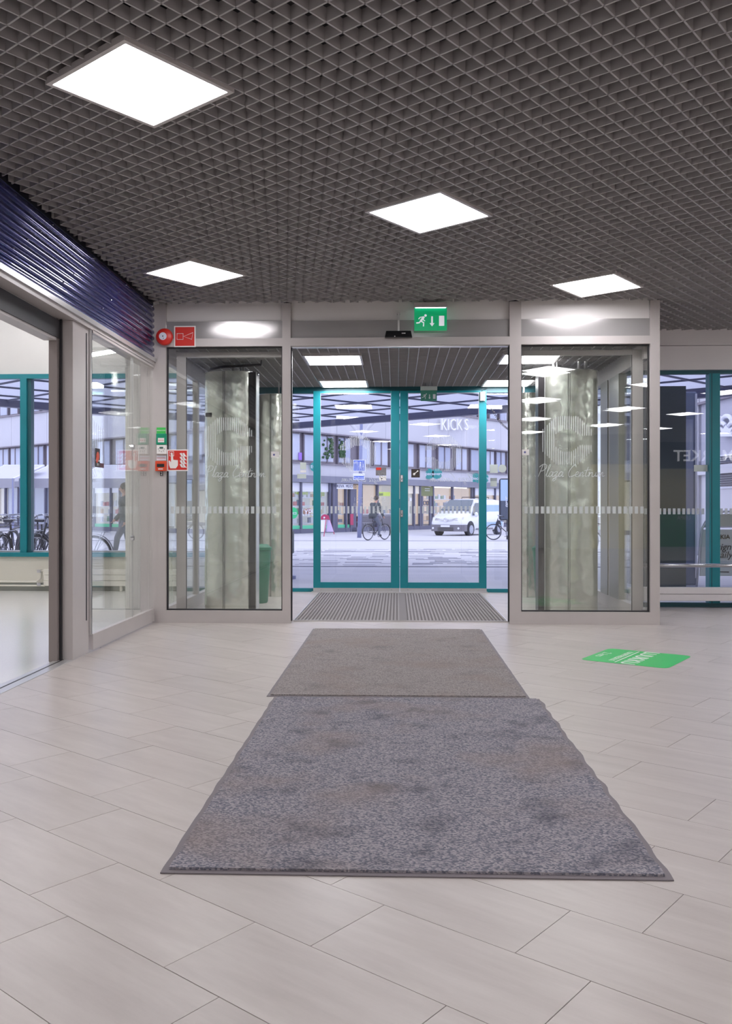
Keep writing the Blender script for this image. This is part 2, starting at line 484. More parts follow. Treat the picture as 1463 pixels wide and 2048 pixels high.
for i in range(-45, 60):
    A0 = 1.305+PAa*i
    off = 0.49 if i % 2 == 0 else 0.29
    for k in range(-30, 36):
        B0 = off+PBb*k
        c = a2*(A0+PAa/2)+b2*(B0+PBb/2)
        if not (X0-0.5 < c.x < X1+0.5 and Y0-0.5 < c.y < YD+0.5): continue
        q = [a2*(A0+g)+b2*(B0+g), a2*(A0+PAa-g)+b2*(B0+g), a2*(A0+PAa-g)+b2*(B0+PBb-g), a2*(A0+g)+b2*(B0+PBb-g)]
        q = [(p.x, p.y) for p in q]
        ymax = YD if (XV0-0.02 < c.x < XV1) else YR
        full = all(X0 <= p[0] <= X1 and Y0 <= p[1] <= ymax for p in q)
        pc = crop(q, X0, X1, Y0, YR)
        pv = crop(q, XV0-0.05, XV1+0.03, YR, YD-0.01)
        if full: polys = [q]
        else: polys = [z for z in (pc, pv) if len(z) >= 3 and area(z) > 0.0005]
        if not polys: continue
        # seen by the camera?
        Xc = c.x*math.cos(TH)+c.y*math.sin(TH); Yc = -c.x*math.sin(TH)+c.y*math.cos(TH)
        seen = Yc > 1.6 and abs(Xc)/Yc < 0.47 and HC/Yc < 0.66
        cand.append((Yc if seen else 1e9+abs(Yc), polys, full, c))
cand.sort(key=lambda t: t[0])
tm = None; rest = MB()
for n_, (d, polys, full, c) in enumerate(cand):
    if n_ < 295 and d < 1e8:
        if full:
            if tm is None:
                o = MB().ext([(p[0], p[1], -0.010) for p in polys[0]], (0, 0, 0.010)).build('tile', tile_mat, floor)
                tm = o
            else:
                o = tm.copy(); COL.objects.link(o)
            o.location = Vector((c.x, c.y, -0.005+random.uniform(-0.0003, 0.0003)))-WL[floor.name]
        else:
            m = MB()
            for pl in polys: m.ext([(p[0], p[1], -0.010) for p in pl], (0, 0, 0.010))
            m.build('tile', tile_mat, floor)
    else:
        for pl in polys: rest.ext([(p[0], p[1], -0.010) for p in pl], (0, 0, 0.010))
rest.build('tile', tile_mat, floor, kind='stuff')

# left shop floor
MB().box(-9.5, X0-0.12, -1.0, 11.5, -0.2, -0.002).build('floor', terrazzo, kind='structure', label='pale speckled terrazzo floor of the shop on the left', cat='floor')
thr = struct('trim_1', 'bright metal threshold strip along the open shop doorway', 'threshold', (-2.38, 2.0, 0))
MB().box(-2.44, X0, -1.0, 6.5, -0.05, 0.004).build('strip', alu, thr)
MB().box(-2.395, -2.385, -1.0, 6.5, 0.004, 0.006).build('groove', frame_dark, thr)

# walls out of view and around
MB().box(X0-0.2, X1+0.2, Y0-0.2, Y0, 0, 3.4).build('wall_back', wall_paint, kind='structure', label='plain pale wall at the back of the hall', cat='wall')
MB().box(X1, X1+0.2, Y0, YR, 0, 3.4).build('wall_right', wall_paint, kind='structure', label='plain pale wall at the far right of the hall', cat='wall')
MB().box(X0-0.12, X0, Y0, -1.0, 0, 3.4).build('wall_left', wall_grey, kind='structure', label='plain wall left of the hall behind the shop doorway', cat='wall')
wl = struct('wall_outer', 'pale wall of the left shop with the window openings', 'wall', (-5.8, 11.5, 0))
MB().box(-9.5, X0+0.0, 11.5, 11.7, 0, 0.445).build('lower_wall', cream, wl)
MB().box(-9.5, X0+0.0, 11.5, 11.7, 2.86, 4.4).build('upper_wall', wall_paint, wl)
MB().box(-9.5, X0-0.12, 11.46, 11.5, 0.0, 0.10).build('skirting', mat('grey_skirting', (150, 152, 146), 0.6), wl)
MB().box(-9.7, -9.5, -1.0, 11.7, 0, 4.4).build('wall_west', wall_paint, kind='structure', label='side wall of the left shop away from the hall', cat='wall')
MB().box(-9.7, X0-0.12, -1.2, -1.0, 0, 4.4).build('wall_south', wall_paint, kind='structure', label='rear wall of the left shop', cat='wall')
MB().box(-9.7, X0-0.02, -1.2, 11.7, 4.4, 4.6).build('ceiling', wall_paint, kind='structure', label='high plain ceiling of the left shop', cat='ceiling')
MB().box(X0-0.12, X0-0.03, -1.0, 8.40, 3.10, 4.4).build('wall_upper', wall_paint, kind='structure', label='plain wall above the roller shutter, shop side', cat='wall')
MB().box(X0-0.15, XV0, 8.42, 11.5, 2.75, 4.4).build('wall_middle', wall_paint, kind='structure', label='wall above the left glass side of the vestibule', cat='wall')

# roof slab over hall
ceil = MB().box(X0-0.03, X1+0.2, Y0-0.2, YR+0.3, 3.38, 3.6).box(XV0-0.1, XV1+0.1, YR+0.3, YD+0.2, 3.38, 3.6).build('ceiling', soffit, kind='structure',
        label='dark soffit with a grey open cell grid hung on the diagonal', cat='ceiling')
def blade_seg(m, d, off, n, x0, x1, y0, y1, z0, z1, t, cut=None):
    """one blade: the line p = n*off + d*s cropped to a rectangle, as thin upright boxes"""
    lo, hi = -60.0, 60.0
    o = n*off
    for ax, l, h in ((0, x0, x1), (1, y0, y1)):
        if abs(d[ax]) < 1e-9:
            if not (l <= o[ax] <= h): return False
            continue
        s0, s1 = (l-o[ax])/d[ax], (h-o[ax])/d[ax]
        if s0 > s1: s0, s1 = s1, s0
        lo, hi = max(lo, s0), min(hi, s1)
    if hi-lo < 0.02: return False
    segs = [(lo, hi)]
    if cut:
        c0, c1 = -60.0, 60.0
        for ax, l, h in ((0, cut[0], cut[1]), (1, cut[2], cut[3])):
            s0, s1 = (l-o[ax])/d[ax], (h-o[ax])/d[ax]
            if s0 > s1: s0, s1 = s1, s0
            c0, c1 = max(c0, s0), min(c1, s1)
        if c1 > c0:
            segs = [(lo, min(hi, c0)), (max(lo, c1), hi)]
    ok = False
    for s0, s1 in segs:
        if s1-s0 < 0.02: continue
        c = o+d*((s0+s1)/2)
        m.obox((c.x, c.y), (d.x, d.y), (s1-s0)/2, t/2, z0, z1); ok = True
    return ok
L2 = Vector((0.212, 5.774))
phase_a = (L2.dot(a2)+0.3) % 0.1; phase_b = (L2.dot(b2)+0.3) % 0.1
CUT = (X0-1, 2.46, YP+0.0, 20)
VX0, VX1, VY0, VY1 = X0+0.02, 6.2, 0.4, YR-0.02
rest = MB()
for i in range(-150, 150):
    for d, n, ph in ((b2, a2, phase_a), (a2, b2, phase_b)):
        off = ph+0.1*i
        m = MB()
        if blade_seg(m, d, off, n, VX0, VX1, VY0, VY1, ZC, ZC+0.055, 0.008, CUT): m.build('ceiling_blade', blade_mat, ceil)
        blade_seg(rest, d, off, n, X0+0.02, VX1, Y0, VY0, ZC, ZC+0.055, 0.008)
        blade_seg(rest, d, off, n, VX1, X1, Y0, VY1, ZC, ZC+0.055, 0.008)
rest.build('ceiling_blade', blade_mat, ceil, kind='stuff')
# vestibule ceiling, square to the doors
vc = MB().box(XV0, XV1, YP+0.1, YD+0.05, 2.93, 3.0).build('ceiling', soffit, kind='structure', label='low vestibule ceiling with a square open cell grid', cat='ceiling')
for i in range(-23, 26):
    x = 0.02+0.1*i
    if XV0 < x < XV1: MB().box(x-0.004, x+0.004, YP+0.1, YD+0.03, ZV, ZV+0.05).build('ceiling_blade', blade_mat, vc)
for i in range(0, 32):
    y = YP+0.16+0.1*i
    if y < YD: MB().box(XV0, XV1, y-0.003, y+0.003, ZV, ZV+0.05).build('ceiling_blade', blade_mat, vc)

# ------------------------------------------------------------------ ceiling lights
def light_panel(name, c, z, rot, label, group, half=0.3):
    t = thing(name, label, 'ceiling light', (c[0], c[1], z-0.016), rot, group, local=True)
    h = half; w = 0.022
    MB().box(-h, h, -h, -h+w, 0, 0.03).box(-h, h, h-w, h, 0, 0.03).box(-h, -h+w, -h+w, h-w, 0, 0.03).box(h-w, h, -h+w, h-w, 0, 0.03).build('frame', lamp_frame, t)
    MB().box(-h+w, h-w, -h+w, h-w, 0.004, 0.014).build('diffuser', lamp_mat, t)
    MB().box(-h+w, h-w, -h+w, h-w, 0.0145, 0.03).build('housing', lamp_frame, t)
    return t
L1 = Vector((-1.171, 3.994)); L3 = Vector((-1.66, 7.196)); L4 = Vector((1.734, 7.703))
ROT = TA
first = light_panel('ceiling_light', L1, ZC, ROT, 'large square light panel at the upper left, nearest the camera', 'square light panels in the hall ceiling')
def more_light(c, z, rot, label, group):
    o = copy_tree(first); o.location = (c[0], c[1], z-0.016); o.rotation_euler.z = rot; o['label'] = label; o['group'] = group; return o
more_light(L2, ZC, ROT, 'square light panel in the middle of the ceiling, above the exit sign', 'square light panels in the hall ceiling')
more_light(L3, ZC, ROT, 'square light panel beside the navy roller shutter above the left glass bay', 'square light panels in the hall ceiling')
more_light(L4, ZC, ROT, 'square light panel above the right glass bay', 'square light panels in the hall ceiling')
taken = [L1, L2, L3, L4]
for i in range(-7, 6):
    for j in range(-6, 6):
        c = L2+a2*(2.4*i)+b2*(2.4*j)
        if not (X0+0.5 < c.x < X1-0.5 and Y0+0.5 < c.y < YR-0.45): continue
        if c.y > YP-0.45 and c.x < 3.0: continue
        if min((c-q).length for q in taken) < 1.6: continue
        # keep only those the glass mirrors back: none of them is in the frame itself
        more_light(c, ZC, ROT, 'square light panel out of frame, seen mirrored in the glass', 'square light panels mirrored in the glass')
for c, lb in (((-0.66, 9.24), 'white vestibule light panel, front left'), ((1.38, 9.24), 'white vestibule light panel, front right'),
              ((-0.66, 11.02), 'white vestibule light panel by the street doors, left'), ((1.38, 11.02), 'white vestibule light panel by the street doors, right')):
    o = more_light(c, ZV, 0.0, lb, 'light panels in the vestibule ceiling')
    for ch in o.children:
        if ch.name.startswith('diffuser'): ch.data = ch.data.copy(); ch.data.materials[0] = lamp_mat_v

# ------------------------------------------------------------------ front partition of the vestibule
YF, YB = YP, YP+0.10
panel_dim = mat('grey_steel_panel', (150, 148, 143), 0.3, 0.3)
part = struct('trim_2', 'grey metal frame of the vestibule partition with white panels along its top', 'frame', (0.08, YP+0.05, 0))
posts = MB().box(-2.276, -2.194, YF, YB, 0, ZC).build('post', frame_grey, part)
MB().box(-1.083, -1.003, YF, YB+0.02, 0, ZC).build('post', frame_grey, part)
MB().box(1.058, 1.166, YF, YB+0.02, 0, ZC).build('post', frame_grey, part)
MB().box(2.364, 2.452, YF, YB, 0, ZC).build('post', frame_grey, part)
MB().box(-2.44, -2.276, YF+0.01, YB, 0, ZC).build('corner_infill', frame_grey, part)
for x0, x1, yo in ((-2.194, -1.083, 0.015), (-1.003, 1.058, 0.02), (1.166, 2.364, 0.015)):
    MB().box(x0, x1, YF+yo+0.03, YB, 2.865, ZC+0.3).build('upper_panel', white_panel, part)
    MB().box(x0, x1, YF+yo, YB-0.01, 2.70, 2.865).build('header_panel', header_grey, part)
    MB().box(x0, x1, YF, YB, 2.625, 2.70).build('header_rail', frame_grey, part)
MB().box(-2.20, -1.10, YF+0.040, YF+0.044, 2.878, 3.02).build('light_board', white_panel, part)
for x in (-1.0, 1.052):
    MB().box(x-0.004, x+0.008, YF+0.02, YF+0.06, 0.02, 2.62).build('brush_seal', frame_seal, part)
MB().box(-1.003, 1.058, YF+0.02, YF+0.07, 2.612, 2.625).build('door_track', alu, part)
def glazed(name, label, x0, x1, z0, z1, y, fr, gl=glass, rail=0.035, th=0.006):
    t = struct(name, label, 'window', ((x0+x1)/2, y, z0))
    return t

def ring_logo(m, cx, cz, y, R=0.235, r=0.105, step=0.0205, w=0.008, flip=1):
    """a broad C in upright stripes"""
    k = int(R/step)
    for i in range(-k, k+1):
        x = i*step
        ax = abs(x)
        # octagon-like outline in steps
        zo = R*0.97 if ax < R*0.42 else R*0.97-(ax-R*0.42)*0.95
        zi = 0 if ax > r else (r if ax < r*0.45 else r-(ax-r*0.45)*0.8)
        X = cx+x*flip
        if ax <= r:
            m.box(X-w/2, X+w/2, y, y+0.0015, cz+zi, cz+zo); m.box(X-w/2, X+w/2, y, y+0.0015, cz-zo, cz-zi)
        elif x > 0:     # mouth of the C
            m.box(X-w/2, X+w/2, y, y+0.0015, cz+0.045, cz+zo); m.box(X-w/2, X+w/2, y, y+0.0015, cz-zo, cz-0.045)
        else:
            m.box(X-w/2, X+w/2, y, y+0.0015, cz-zo, cz+zo)
    return m
# handwritten words: strokes in a unit box per letter
HAND = {
 'P': (0.62, [[(0.05,0),(0.16,0.5),(0.26,1.0)], [(0.0,0.82),(0.25,1.05),(0.55,1.0),(0.55,0.72),(0.3,0.5),(0.16,0.5)]]),
 'l': (0.26, [[(0.0,0.08),(0.16,0.6),(0.26,0.98),(0.16,0.98),(0.08,0.4),(0.12,0.02),(0.26,0.1)]]),
 'a': (0.40, [[(0.30,0.38),(0.12,0.42),(0.0,0.18),(0.08,0.0),(0.24,0.14),(0.32,0.40),(0.28,0.08),(0.34,0.0),(0.42,0.08)]]),
 'z': (0.40, [[(0.0,0.34),(0.12,0.42),(0.26,0.38),(0.04,0.04),(0.2,0.06),(0.22,-0.2),(0.06,-0.38),(0.0,-0.2),(0.4,0.08)]]),
 ' ': (0.34, []),
 'C': (0.58, [[(0.52,0.85),(0.44,1.02),(0.2,0.8),(0.03,0.35),(0.14,0.0),(0.36,0.04),(0.58,0.16)]]),
 'e': (0.32, [[(0.0,0.14),(0.2,0.24),(0.22,0.4),(0.08,0.38),(0.04,0.12),(0.14,0.0),(0.34,0.12)]]),
 'n': (0.42, [[(0.0,0.36),(0.06,0.36),(0.04,0.0),(0.18,0.36),(0.28,0.34),(0.28,0.04),(0.42,0.10)]]),
 't': (0.30, [[(0.2,0.82),(0.1,0.3),(0.12,0.02),(0.3,0.10)], [(-0.06,0.52),(0.40,0.60)]]),
 'r': (0.30, [[(0.0,0.30),(0.08,0.38),(0.05,0.0),(0.14,0.28),(0.30,0.36)]]),
 'u': (0.42, [[(0.02,0.38),(0.02,0.06),(0.12,0.0),(0.26,0.14),(0.30,0.38),(0.30,0.04),(0.42,0.08)]]),
 'm': (0.62, [[(0.0,0.34),(0.05,0.34),(0.03,0.0),(0.16,0.34),(0.22,0.32),(0.22,0.0),(0.36,0.34),(0.44,0.30),(0.44,0.02),(0.62,0.06)]]),
}
def script_words(m, txt, x0, x1, z, y, mirror=False, w=0.0032):
    tot = sum(HAND[c][0] for c in txt); k = (x1-x0)/tot; pen = 0.0
    for c in txt:
        adv, strokes = HAND[c]
        for st in strokes:
            pts = []
            for i in range(len(st)-1):       # Catmull-Rom
                p0 = st[max(i-1, 0)]; p1 = st[i]; p2 = st[i+1]; p3 = st[min(i+2, len(st)-1)]
                for q in range(5):
                    t = q/5.0
                    pts.append(tuple(0.5*((2*p1[j])+(-p0[j]+p2[j])*t+(2*p0[j]-5*p1[j]+4*p2[j]-p3[j])*t*t+(-p0[j]+3*p1[j]-3*p2[j]+p3[j])*t**3) for j in (0, 1)))
            pts.append(st[-1])
            P3 = []
            for px, pz in pts:
                xx = (pen+px+0.18*pz)*k
                xx = x1-xx if mirror else x0+xx
                P3.append((xx, y, z+pz*k*0.95))
            m.tube(P3, w, 4)
        pen += adv
    return m
def marking_squares(m, x0, x1, z0, z1, y, w, pitch):
    x = x0
    while x+w <= x1+1e-6:
        m.box(x, x+w, y, y+0.0015, z0, z1); x += pitch
    return m

for nm, lb, x0, x1, lcx, tx0, tx1, card in (
   ('window_1', 'tall left glass bay of the vestibule partition with a frosted C logo', -2.194, -1.083, -1.608, -1.83, -1.25, (-1.195, -1.118, 1.569, 1.628)),
   ('window_2', 'tall right glass bay of the vestibule partition with a frosted C logo', 1.166, 2.364, 1.60, 1.325, 1.95, (1.178, 1.245, 1.588, 1.642))):
    t = struct(nm, lb, 'window', ((x0+x1)/2, YP+0.05, 0))
    MB().box(x0, x1, YF, YB, 0, 0.115).build('bottom_rail', frame_grey, t)
    MB().frame(x0, x1, 0.115, 2.625, YF+0.035, YF+0.065, 0.012).build('gasket', frame_dark, t)
    MB().box(x0+0.006, x1-0.006, YF+0.046, YF+0.054, 0.12, 2.62).build('glass_pane', glass, t)
    y = YF+0.0435
    ring_logo(MB(), lcx, 1.726, y, R=0.235).build('logo_stripes', frost_faint, t)
    script_words(MB(), 'Plaza Centrum', tx0, tx1, 1.385, y).build('lettering', frost, t)
    marking_squares(MB(), x0+0.035, x1-0.03, 1.038, 1.105, y, 0.031, 0.0515).build('marking_band', frost, t)
    c = MB().box(card[0], card[1], YF+0.040, YF+0.042, card[2], card[3]).build('card', white, t, label='small white card stuck on the glass')
    MB().cyl((card[0]+0.028, YF+0.0385, card[2]+0.028), (card[0]+0.028, YF+0.040, card[2]+0.028), 0.010, 12).build('card_logo', mat('violet_print', (96, 96, 150), 0.5), c)

# parked sliding leaves behind the fixed glass
for nm, lb, x0, x1, left in (('door_1', 'open sliding door leaf parked behind the left glass bay', -2.135, -1.02, True),
                       ('door_2', 'open sliding door leaf parked behind the right glass bay', 1.085, 2.345, False)):
    t = struct(nm, lb, 'door', ((x0+x1)/2, 8.5, 0))
    wl_, wr_ = (0.095, 0.05) if left else (0.05, 0.105)
    MB().frame(x0, x1, 0.03, 2.60, 8.47, 8.51, wl_, wr_, 0.075, 0.05).build('leaf_frame', frame_grey, t, bevel=0.003)
    MB().box(x0+wl_, x1-wr_, 8.486, 8.494, 0.105, 2.55).build('glass_pane', glass, t)
    xs = x0+wl_+0.003 if left else x1-wr_-0.003
    MB().box(xs-0.003, xs+0.003, 8.468, 8.47, 0.1, 2.55).build('gasket', frame_seal, t)

# ------------------------------------------------------------------ vestibule side walls
for nm, lb, x, inner, yl in (('window_3', 'glazed left side wall of the vestibule with grey posts', -2.24, 1, (9.72, 10.6)), ('window_4', 'glazed right side wall of the vestibule with grey posts', 2.36, -1, (9.72, 10.6))):
    t = struct(nm, lb, 'window', (x, 9.9, 0))
    x0, x1 = (x-0.03, x+0.03)
    if inner < 0: MB().box(x-0.035, x+0.05, 9.32, 9.72, 0.13, 2.50).build('solid_panel', panel_dim, t); MB().box(x-0.04, x+0.05, 9.79, 10.12, 0.13, 2.50).build('solid_panel', panel_dim, t)
    MB().box(x0, x1, YB, YD, 0, 0.13).build('bottom_rail', frame_grey, t)
    MB().box(x0, x1, YB, YD, 2.50, 2.9).build('top_rail', frame_grey, t)
    ys = [YB]
    for yy in yl:
        MB().box(x0, x1, yy, yy+0.07, 0.13, 2.50).build('post', frame_grey, t); ys += [yy, yy+0.07]
    ys.append(YD)
    for k in range(0, len(ys), 2):
        MB().box(x-0.004, x+0.004, ys[k], ys[k+1], 0.13, 2.50).build('glass_pane', glass, t)

# ------------------------------------------------------------------ street door wall
dw = struct('window_5', 'teal framed glazed street wall around the double doors', 'window', (0, YD+0.03, 0))
MB().box(XV0, XV1, YD-0.02, YD+0.07, 2.575, 2.665).build('header', teal_dark, dw)
MB().box(XV0, XV1, YD+0.0, YD+0.12, 2.665, 3.4).build('upper_wall', soffit, dw)
MB().box(XV0, -1.08, YD, YD+0.06, 0.0, 0.045).build('bottom_rail', teal, dw)
MB().box(1.155, XV1, YD, YD+0.06, 0.0, 0.045).build('bottom_rail', teal, dw)
for x0, x1 in ((XV0, -1.085), (1.16, XV1)):
    MB().box(x0, x1, YD+0.025, YD+0.033, 0.045, 2.575).build('glass_pane', glass_teal, dw)
def sticker(x0, x1, z0, z1, y, m, parent, name='sticker', label=None, th=0.0015):
    return MB().box(x0, x1, y-th, y, z0, z1).build(name, m, parent, label=label)
def pxbox(u0, v0, u1, v1, y):
    a = P(u0, v0, y=y); b = P(u1, v1, y=y); return (a.x, b.x, b.z, a.z)
yk = YD+0.023
b = pxbox(600, 925, 612, 945, yk); sticker(b[0], b[1], b[2]+0.04, b[3], yk, film_white, dw, label='pale square sticker back')
sticker(b[0], b[1], b[2], b[2]+0.03, yk, white, dw)
b = pxbox(594, 948, 612, 957, yk); sticker(*b, yk, film_white, dw)
b = pxbox(979, 929, 995, 946, yk); sticker(*b, yk, film_white, dw, label='pale square sticker back')
c = P(1004, 937, y=yk); MB().cyl((c.x, yk-0.0015, c.z), (c.x, yk, c.z), 0.052, 20).build('sticker', film_white, dw, label='round pale sticker back')
b = pxbox(980, 956, 993, 973, yk); s_ = sticker(b[0], b[1], b[2], b[3], yk, film_white, dw)
b = pxbox(980, 956, 993, 962, yk); sticker(*b, yk-0.002, mat('grey_card', (150, 156, 160), 0.5), dw)

def teal_door(nm, lb, x0, x1, sl, sr, handle_side, logo_x, tx, card):
    t = struct(nm, lb, 'door', ((x0+x1)/2, YD, 0))
    y0, y1 = YD-0.05, YD+0.0
    MB().frame(x0, x1, 0.055, 2.60, y0, y1, sl, sr, 0.075, 0.028).build('leaf_frame', teal, t, bevel=0.003)
    MB().box(x0+sl, x1-sr, y0+0.02, y0+0.028, 0.125, 2.575).build('glass_pane', glass_teal, t)
    MB().frame(x0+sl-0.002, x1-sr+0.002, 0.125, 2.573, y0+0.005, y0+0.02, 0.006).build('glazing_bead', alu, t)
    kp = MB().box(x0, x1, y0-0.008, y0, 0.012, 0.055).build('kick_plate', alu, t, label='pale metal strip along the foot of the door')
    m = MB()
    for i in range(5):
        xx = x0+0.1+(x1-x0-0.2)*i/4
        m.cyl((xx, y0-0.011, 0.034), (xx, y0-0.008, 0.034), 0.005, 8)
    m.build('screws', chrome, kp)
    yg = y0+0.0195
    ring_logo(MB(), logo_x, 1.79, yg-0.0015, R=0.235, flip=-1).build('logo_stripes', frost_faint, t)
    script_words(MB(), 'Plaza Centrum', tx[0], tx[1], 1.43, yg-0.002, mirror=True).build('lettering', frost_faint, t)
    marking_squares(MB(), x0+sl+0.02, x1-sr-0.02, 1.018, 1.112, yg-0.0015, 0.026, 0.0545).build('marking_band', frost, t)
    return t, yg
d3, yg = teal_door('door_3', 'left teal street door with tall glass', -1.078, 0.036, 0.093, 0.110, 1, -0.50, (-0.72, -0.12), None)
b = pxbox(751, 935, 772, 951, yg); sticker(*b, yg, mat('grey_print', (120, 118, 124), 0.5), d3, label='grey notice with a red bar')
b = pxbox(752, 935, 762, 940, yg); sticker(*b, yg-0.002, red, d3, name='red_bar')
b = pxbox(758, 952, 772, 961, yg); sticker(*b, yg, white, d3, name='card', label='small white card stuck on the glass')
c = P(763, 957, y=yg); MB().cyl((c.x, yg-0.003, c.z), (c.x, yg-0.0015, c.z), 0.008, 10).build('card_logo', frame_dark, d3)
# mirrored opening hours lettering
m = MB()
for k, (s1, s2) in enumerate((('7-21', 'MA-PE'), ('9-18', 'LA'), ('12-18', 'SU'))):
    z = P(700, 999+11*k, y=yg).z
    m.text(s1, (P(716, 0, y=yg).x, yg-0.001, z), (-1, 0, 0), (0, 0, 1), 0.07, 0.001)
    m.text(s2, (P(755, 0, y=yg).x, yg-0.001, z), (-1, 0, 0), (0, 0, 1), 0.07, 0.001)
m.build('opening_hours', frost_faint, d3, label='white opening hours lettering seen from behind')
d4, yg = teal_door('door_4', 'right teal street door with tall glass and lock plates', 0.042, 1.152, 0.102, 0.096, -1, 0.60, (0.42, 1.03), None)
b = pxbox(822, 938, 839, 955, yg); st = sticker(*b, yg, mat('dark_brown_print', (58, 48, 44), 0.5), d4, label='dark square guide sticker with a white mark')
m = MB(); cx = (b[0]+b[1])/2; cz = (b[2]+b[3])/2
m.ball((cx-0.018, yg-0.003, cz-0.012), 0.016, 10, 6, (1, 0.2, 1)); m.tube([(cx-0.01, yg-0.003, cz-0.005), (cx+0.03, yg-0.003, cz+0.03)], 0.005, 6); m.ball((cx+0.028, yg-0.003, cz+0.028), 0.010, 8, 6, (1, 0.2, 1))
m.build('sticker_mark', white, st)
for v in (957, 1027):
    c = P(803, v, y=YD-0.05)
    o = MB().box(c.x-0.016, c.x+0.016, YD-0.062, YD-0.05, c.z-0.045, c.z+0.045).build('lock_plate', chrome, d4, bevel=0.004)
    MB().cyl((c.x, YD-0.066, c.z-0.01), (c.x, YD-0.062, c.z-0.01), 0.006, 10).build('keyhole', black, o)
for v0, v1 in ((945, 998), (1016, 1066)):
    a = P(798.5, v0, y=YD-0.06); b_ = P(798.5, v1, y=YD-0.06)
    MB().box(a.x-0.003, a.x+0.006, YD-0.058, YD-0.052, b_.z, a.z).build('edge_strip', alu, d4)
MB().box(-1.1, 1.17, YD-0.06, YD+0.06, -0.003, 0.01).build('trim_3', alu, kind='structure', label='metal sill under the street doors', cat='threshold')

# ------------------------------------------------------------------ right-hand street windows
t = struct('window_6', 'teal framed windows right of the vestibule with a low rail in front', 'window', (4.8, YR, 0))
MB().box(2.452, 8.0, YR, YR+0.07, 2.565, 2.605).build('top_frame', teal_dark, t)
MB().box(2.452, 8.0, YR, YR+0.07, 0.0, 0.045).build('bottom_frame', teal_dark, t)
a = P(1416, 900, y=YR).x; bx = P(1437, 900, y=YR).x
for k in range(4):
    xx = a+1.45*k
    MB().box(xx, xx+0.115, YR-0.03, YR+0.09, 0.045, 2.565).build('mullion', teal, t)
    MB().box(xx+0.02, xx+0.03, YR-0.032, YR-0.03, 0.045, 2.565).build('mullion_groove', teal_dark, t)
xs = [2.452]+[a+1.45*k for k in range(4)]
for k in range(4):
    l = xs[k]+(0.115 if k else 0); r = xs[k+1]
    MB().box(l, r, YR+0.03, YR+0.038, 0.045, 2.565).build('glass_pane', glass_teal, t)
    marking_squares(MB(), l+0.02, r-0.02, 1.02, 1.085, YR+0.028, 0.03, 0.052).build('marking_band', frost, t)
b = pxbox(1387, 930, 1414, 943, YR+0.027); sticker(*b, YR+0.028, film_white, t, label='pale film strip on the glass')
wf = struct('wall_front', 'grey bulkhead above the right-hand windows', 'wall', (5.3, YR, 2.6))
MB().box(2.452, X1, YR-0.06, YR+0.10, 2.605, 2.862).build('lower_band', wall_grey, wf)
MB().box(2.452, X1, YR-0.075, YR+0.10, 2.868, 3.40).build('upper_band', wall_grey, wf)
MB().box(8.0, X1, YR, YR+0.1, 0, 2.605).build('solid_wall', wall_grey, wf)
MB().box(XV1, 2.452, YB, YR, 2.75, 3.4).build('side_return', wall_grey, wf)
# rail and radiator
rl = thing('handrail', 'low brushed steel rail running in front of the right-hand windows', 'handrail', (4.5, 9.55, 0))
zr = P(1400, 1131, y=9.55).z
MB().cyl((2.35+0.15, 9.55, zr), (8.2, 9.55, zr), 0.021, 14).build('rail', chrome, rl, smooth=True)
for xx in (4.6, 6.4, 8.0):
    MB().cyl((xx, 9.55, 0), (xx, 9.55, zr), 0.018, 12).build('support_post', chrome, rl, smooth=True)
rd = thing('radiator', 'low white panel radiator under the right-hand windows', 'radiator', (5, 9.66, 0))
z0, z1 = P(1400, 1202, y=9.62).z, P(1400, 1175, y=9.62).z
MB().box(2.50, 6.4, 9.62, 9.70, z0, (z0+z1)/2-0.002).build('panel', rad_white, rd, bevel=0.004)
MB().box(2.50, 6.4, 9.62, 9.70, (z0+z1)/2+0.002, z1).build('panel', rad_white, rd, bevel=0.004)
for xx in (2.62, 4.6, 6.2):
    MB().box(xx-0.02, xx+0.02, 9.64, 9.68, 0, z0).box(xx-0.05, xx+0.07, 9.60, 9.70, 0, 0.008).build('foot', rad_white, rd)

# ------------------------------------------------------------------ left shop: windows, radiator, lamps
t = struct('window_7', 'teal framed windows of the left shop', 'window', (-5.8, 11.5, 0.45))
MB().box(-9.5, X0, 11.47, 11.57, 2.80, 2.86).build('top_frame', teal, t)
MB().box(-9.5, X0, 11.45, 11.57, 0.445, 0.50).build('bottom_frame', teal, t)
MB().box(-9.5, X0, 11.56, 11.68, 0.43, 0.52).build('outer_sill', alu, t)
prev = -9.5
for xx in (-8.1, -4.975):
    MB().box(xx, xx+0.085, 11.47, 11.60, 0.50, 2.80).build('mullion', teal, t)
    MB().box(xx+0.085, xx+0.135, 11.50, 11.60, 0.50, 2.80).build('mullion_side', teal_dark, t)
    MB().box(prev, xx, 11.53, 11.538, 0.50, 2.80).build('glass_pane', glass_teal, t); prev = xx+0.135
MB().box(prev, -2.40, 11.53, 11.538, 0.50, 2.80).build('glass_pane', glass_teal, t)
MB().box(-2.40, XV0, 11.45, 11.6, 0.0, 4.4).build('wall_pier', wall_paint, kind='structure', label='narrow pale pier between shop windows and vestibule', cat='wall')
rd = thing('radiator', 'long cream ribbed radiator under the left shop windows', 'radiator', (-3.5, 11.4, 0))
ra = P(88, 1140, y=11.38)
z1 = P(88, 1138, y=11.38).z; z0 = P(88, 1172, y=11.38).z
k = (z1-z0)/3
for i in range(3):
    MB().box(ra.x, -2.5, 11.36, 11.40, z0+k*i+0.003, z0+k*(i+1)-0.003).build('panel', rad_mat, rd, bevel=0.003)
for u in (108, 242):
    c = P(u, 1180, y=11.39); MB().box(c.x-0.015, c.x+0.015, 11.38, 11.42, 0, z0).build('foot', rad_mat, rd)
m = MB()
pz = P(70, 1164, y=11.4).z
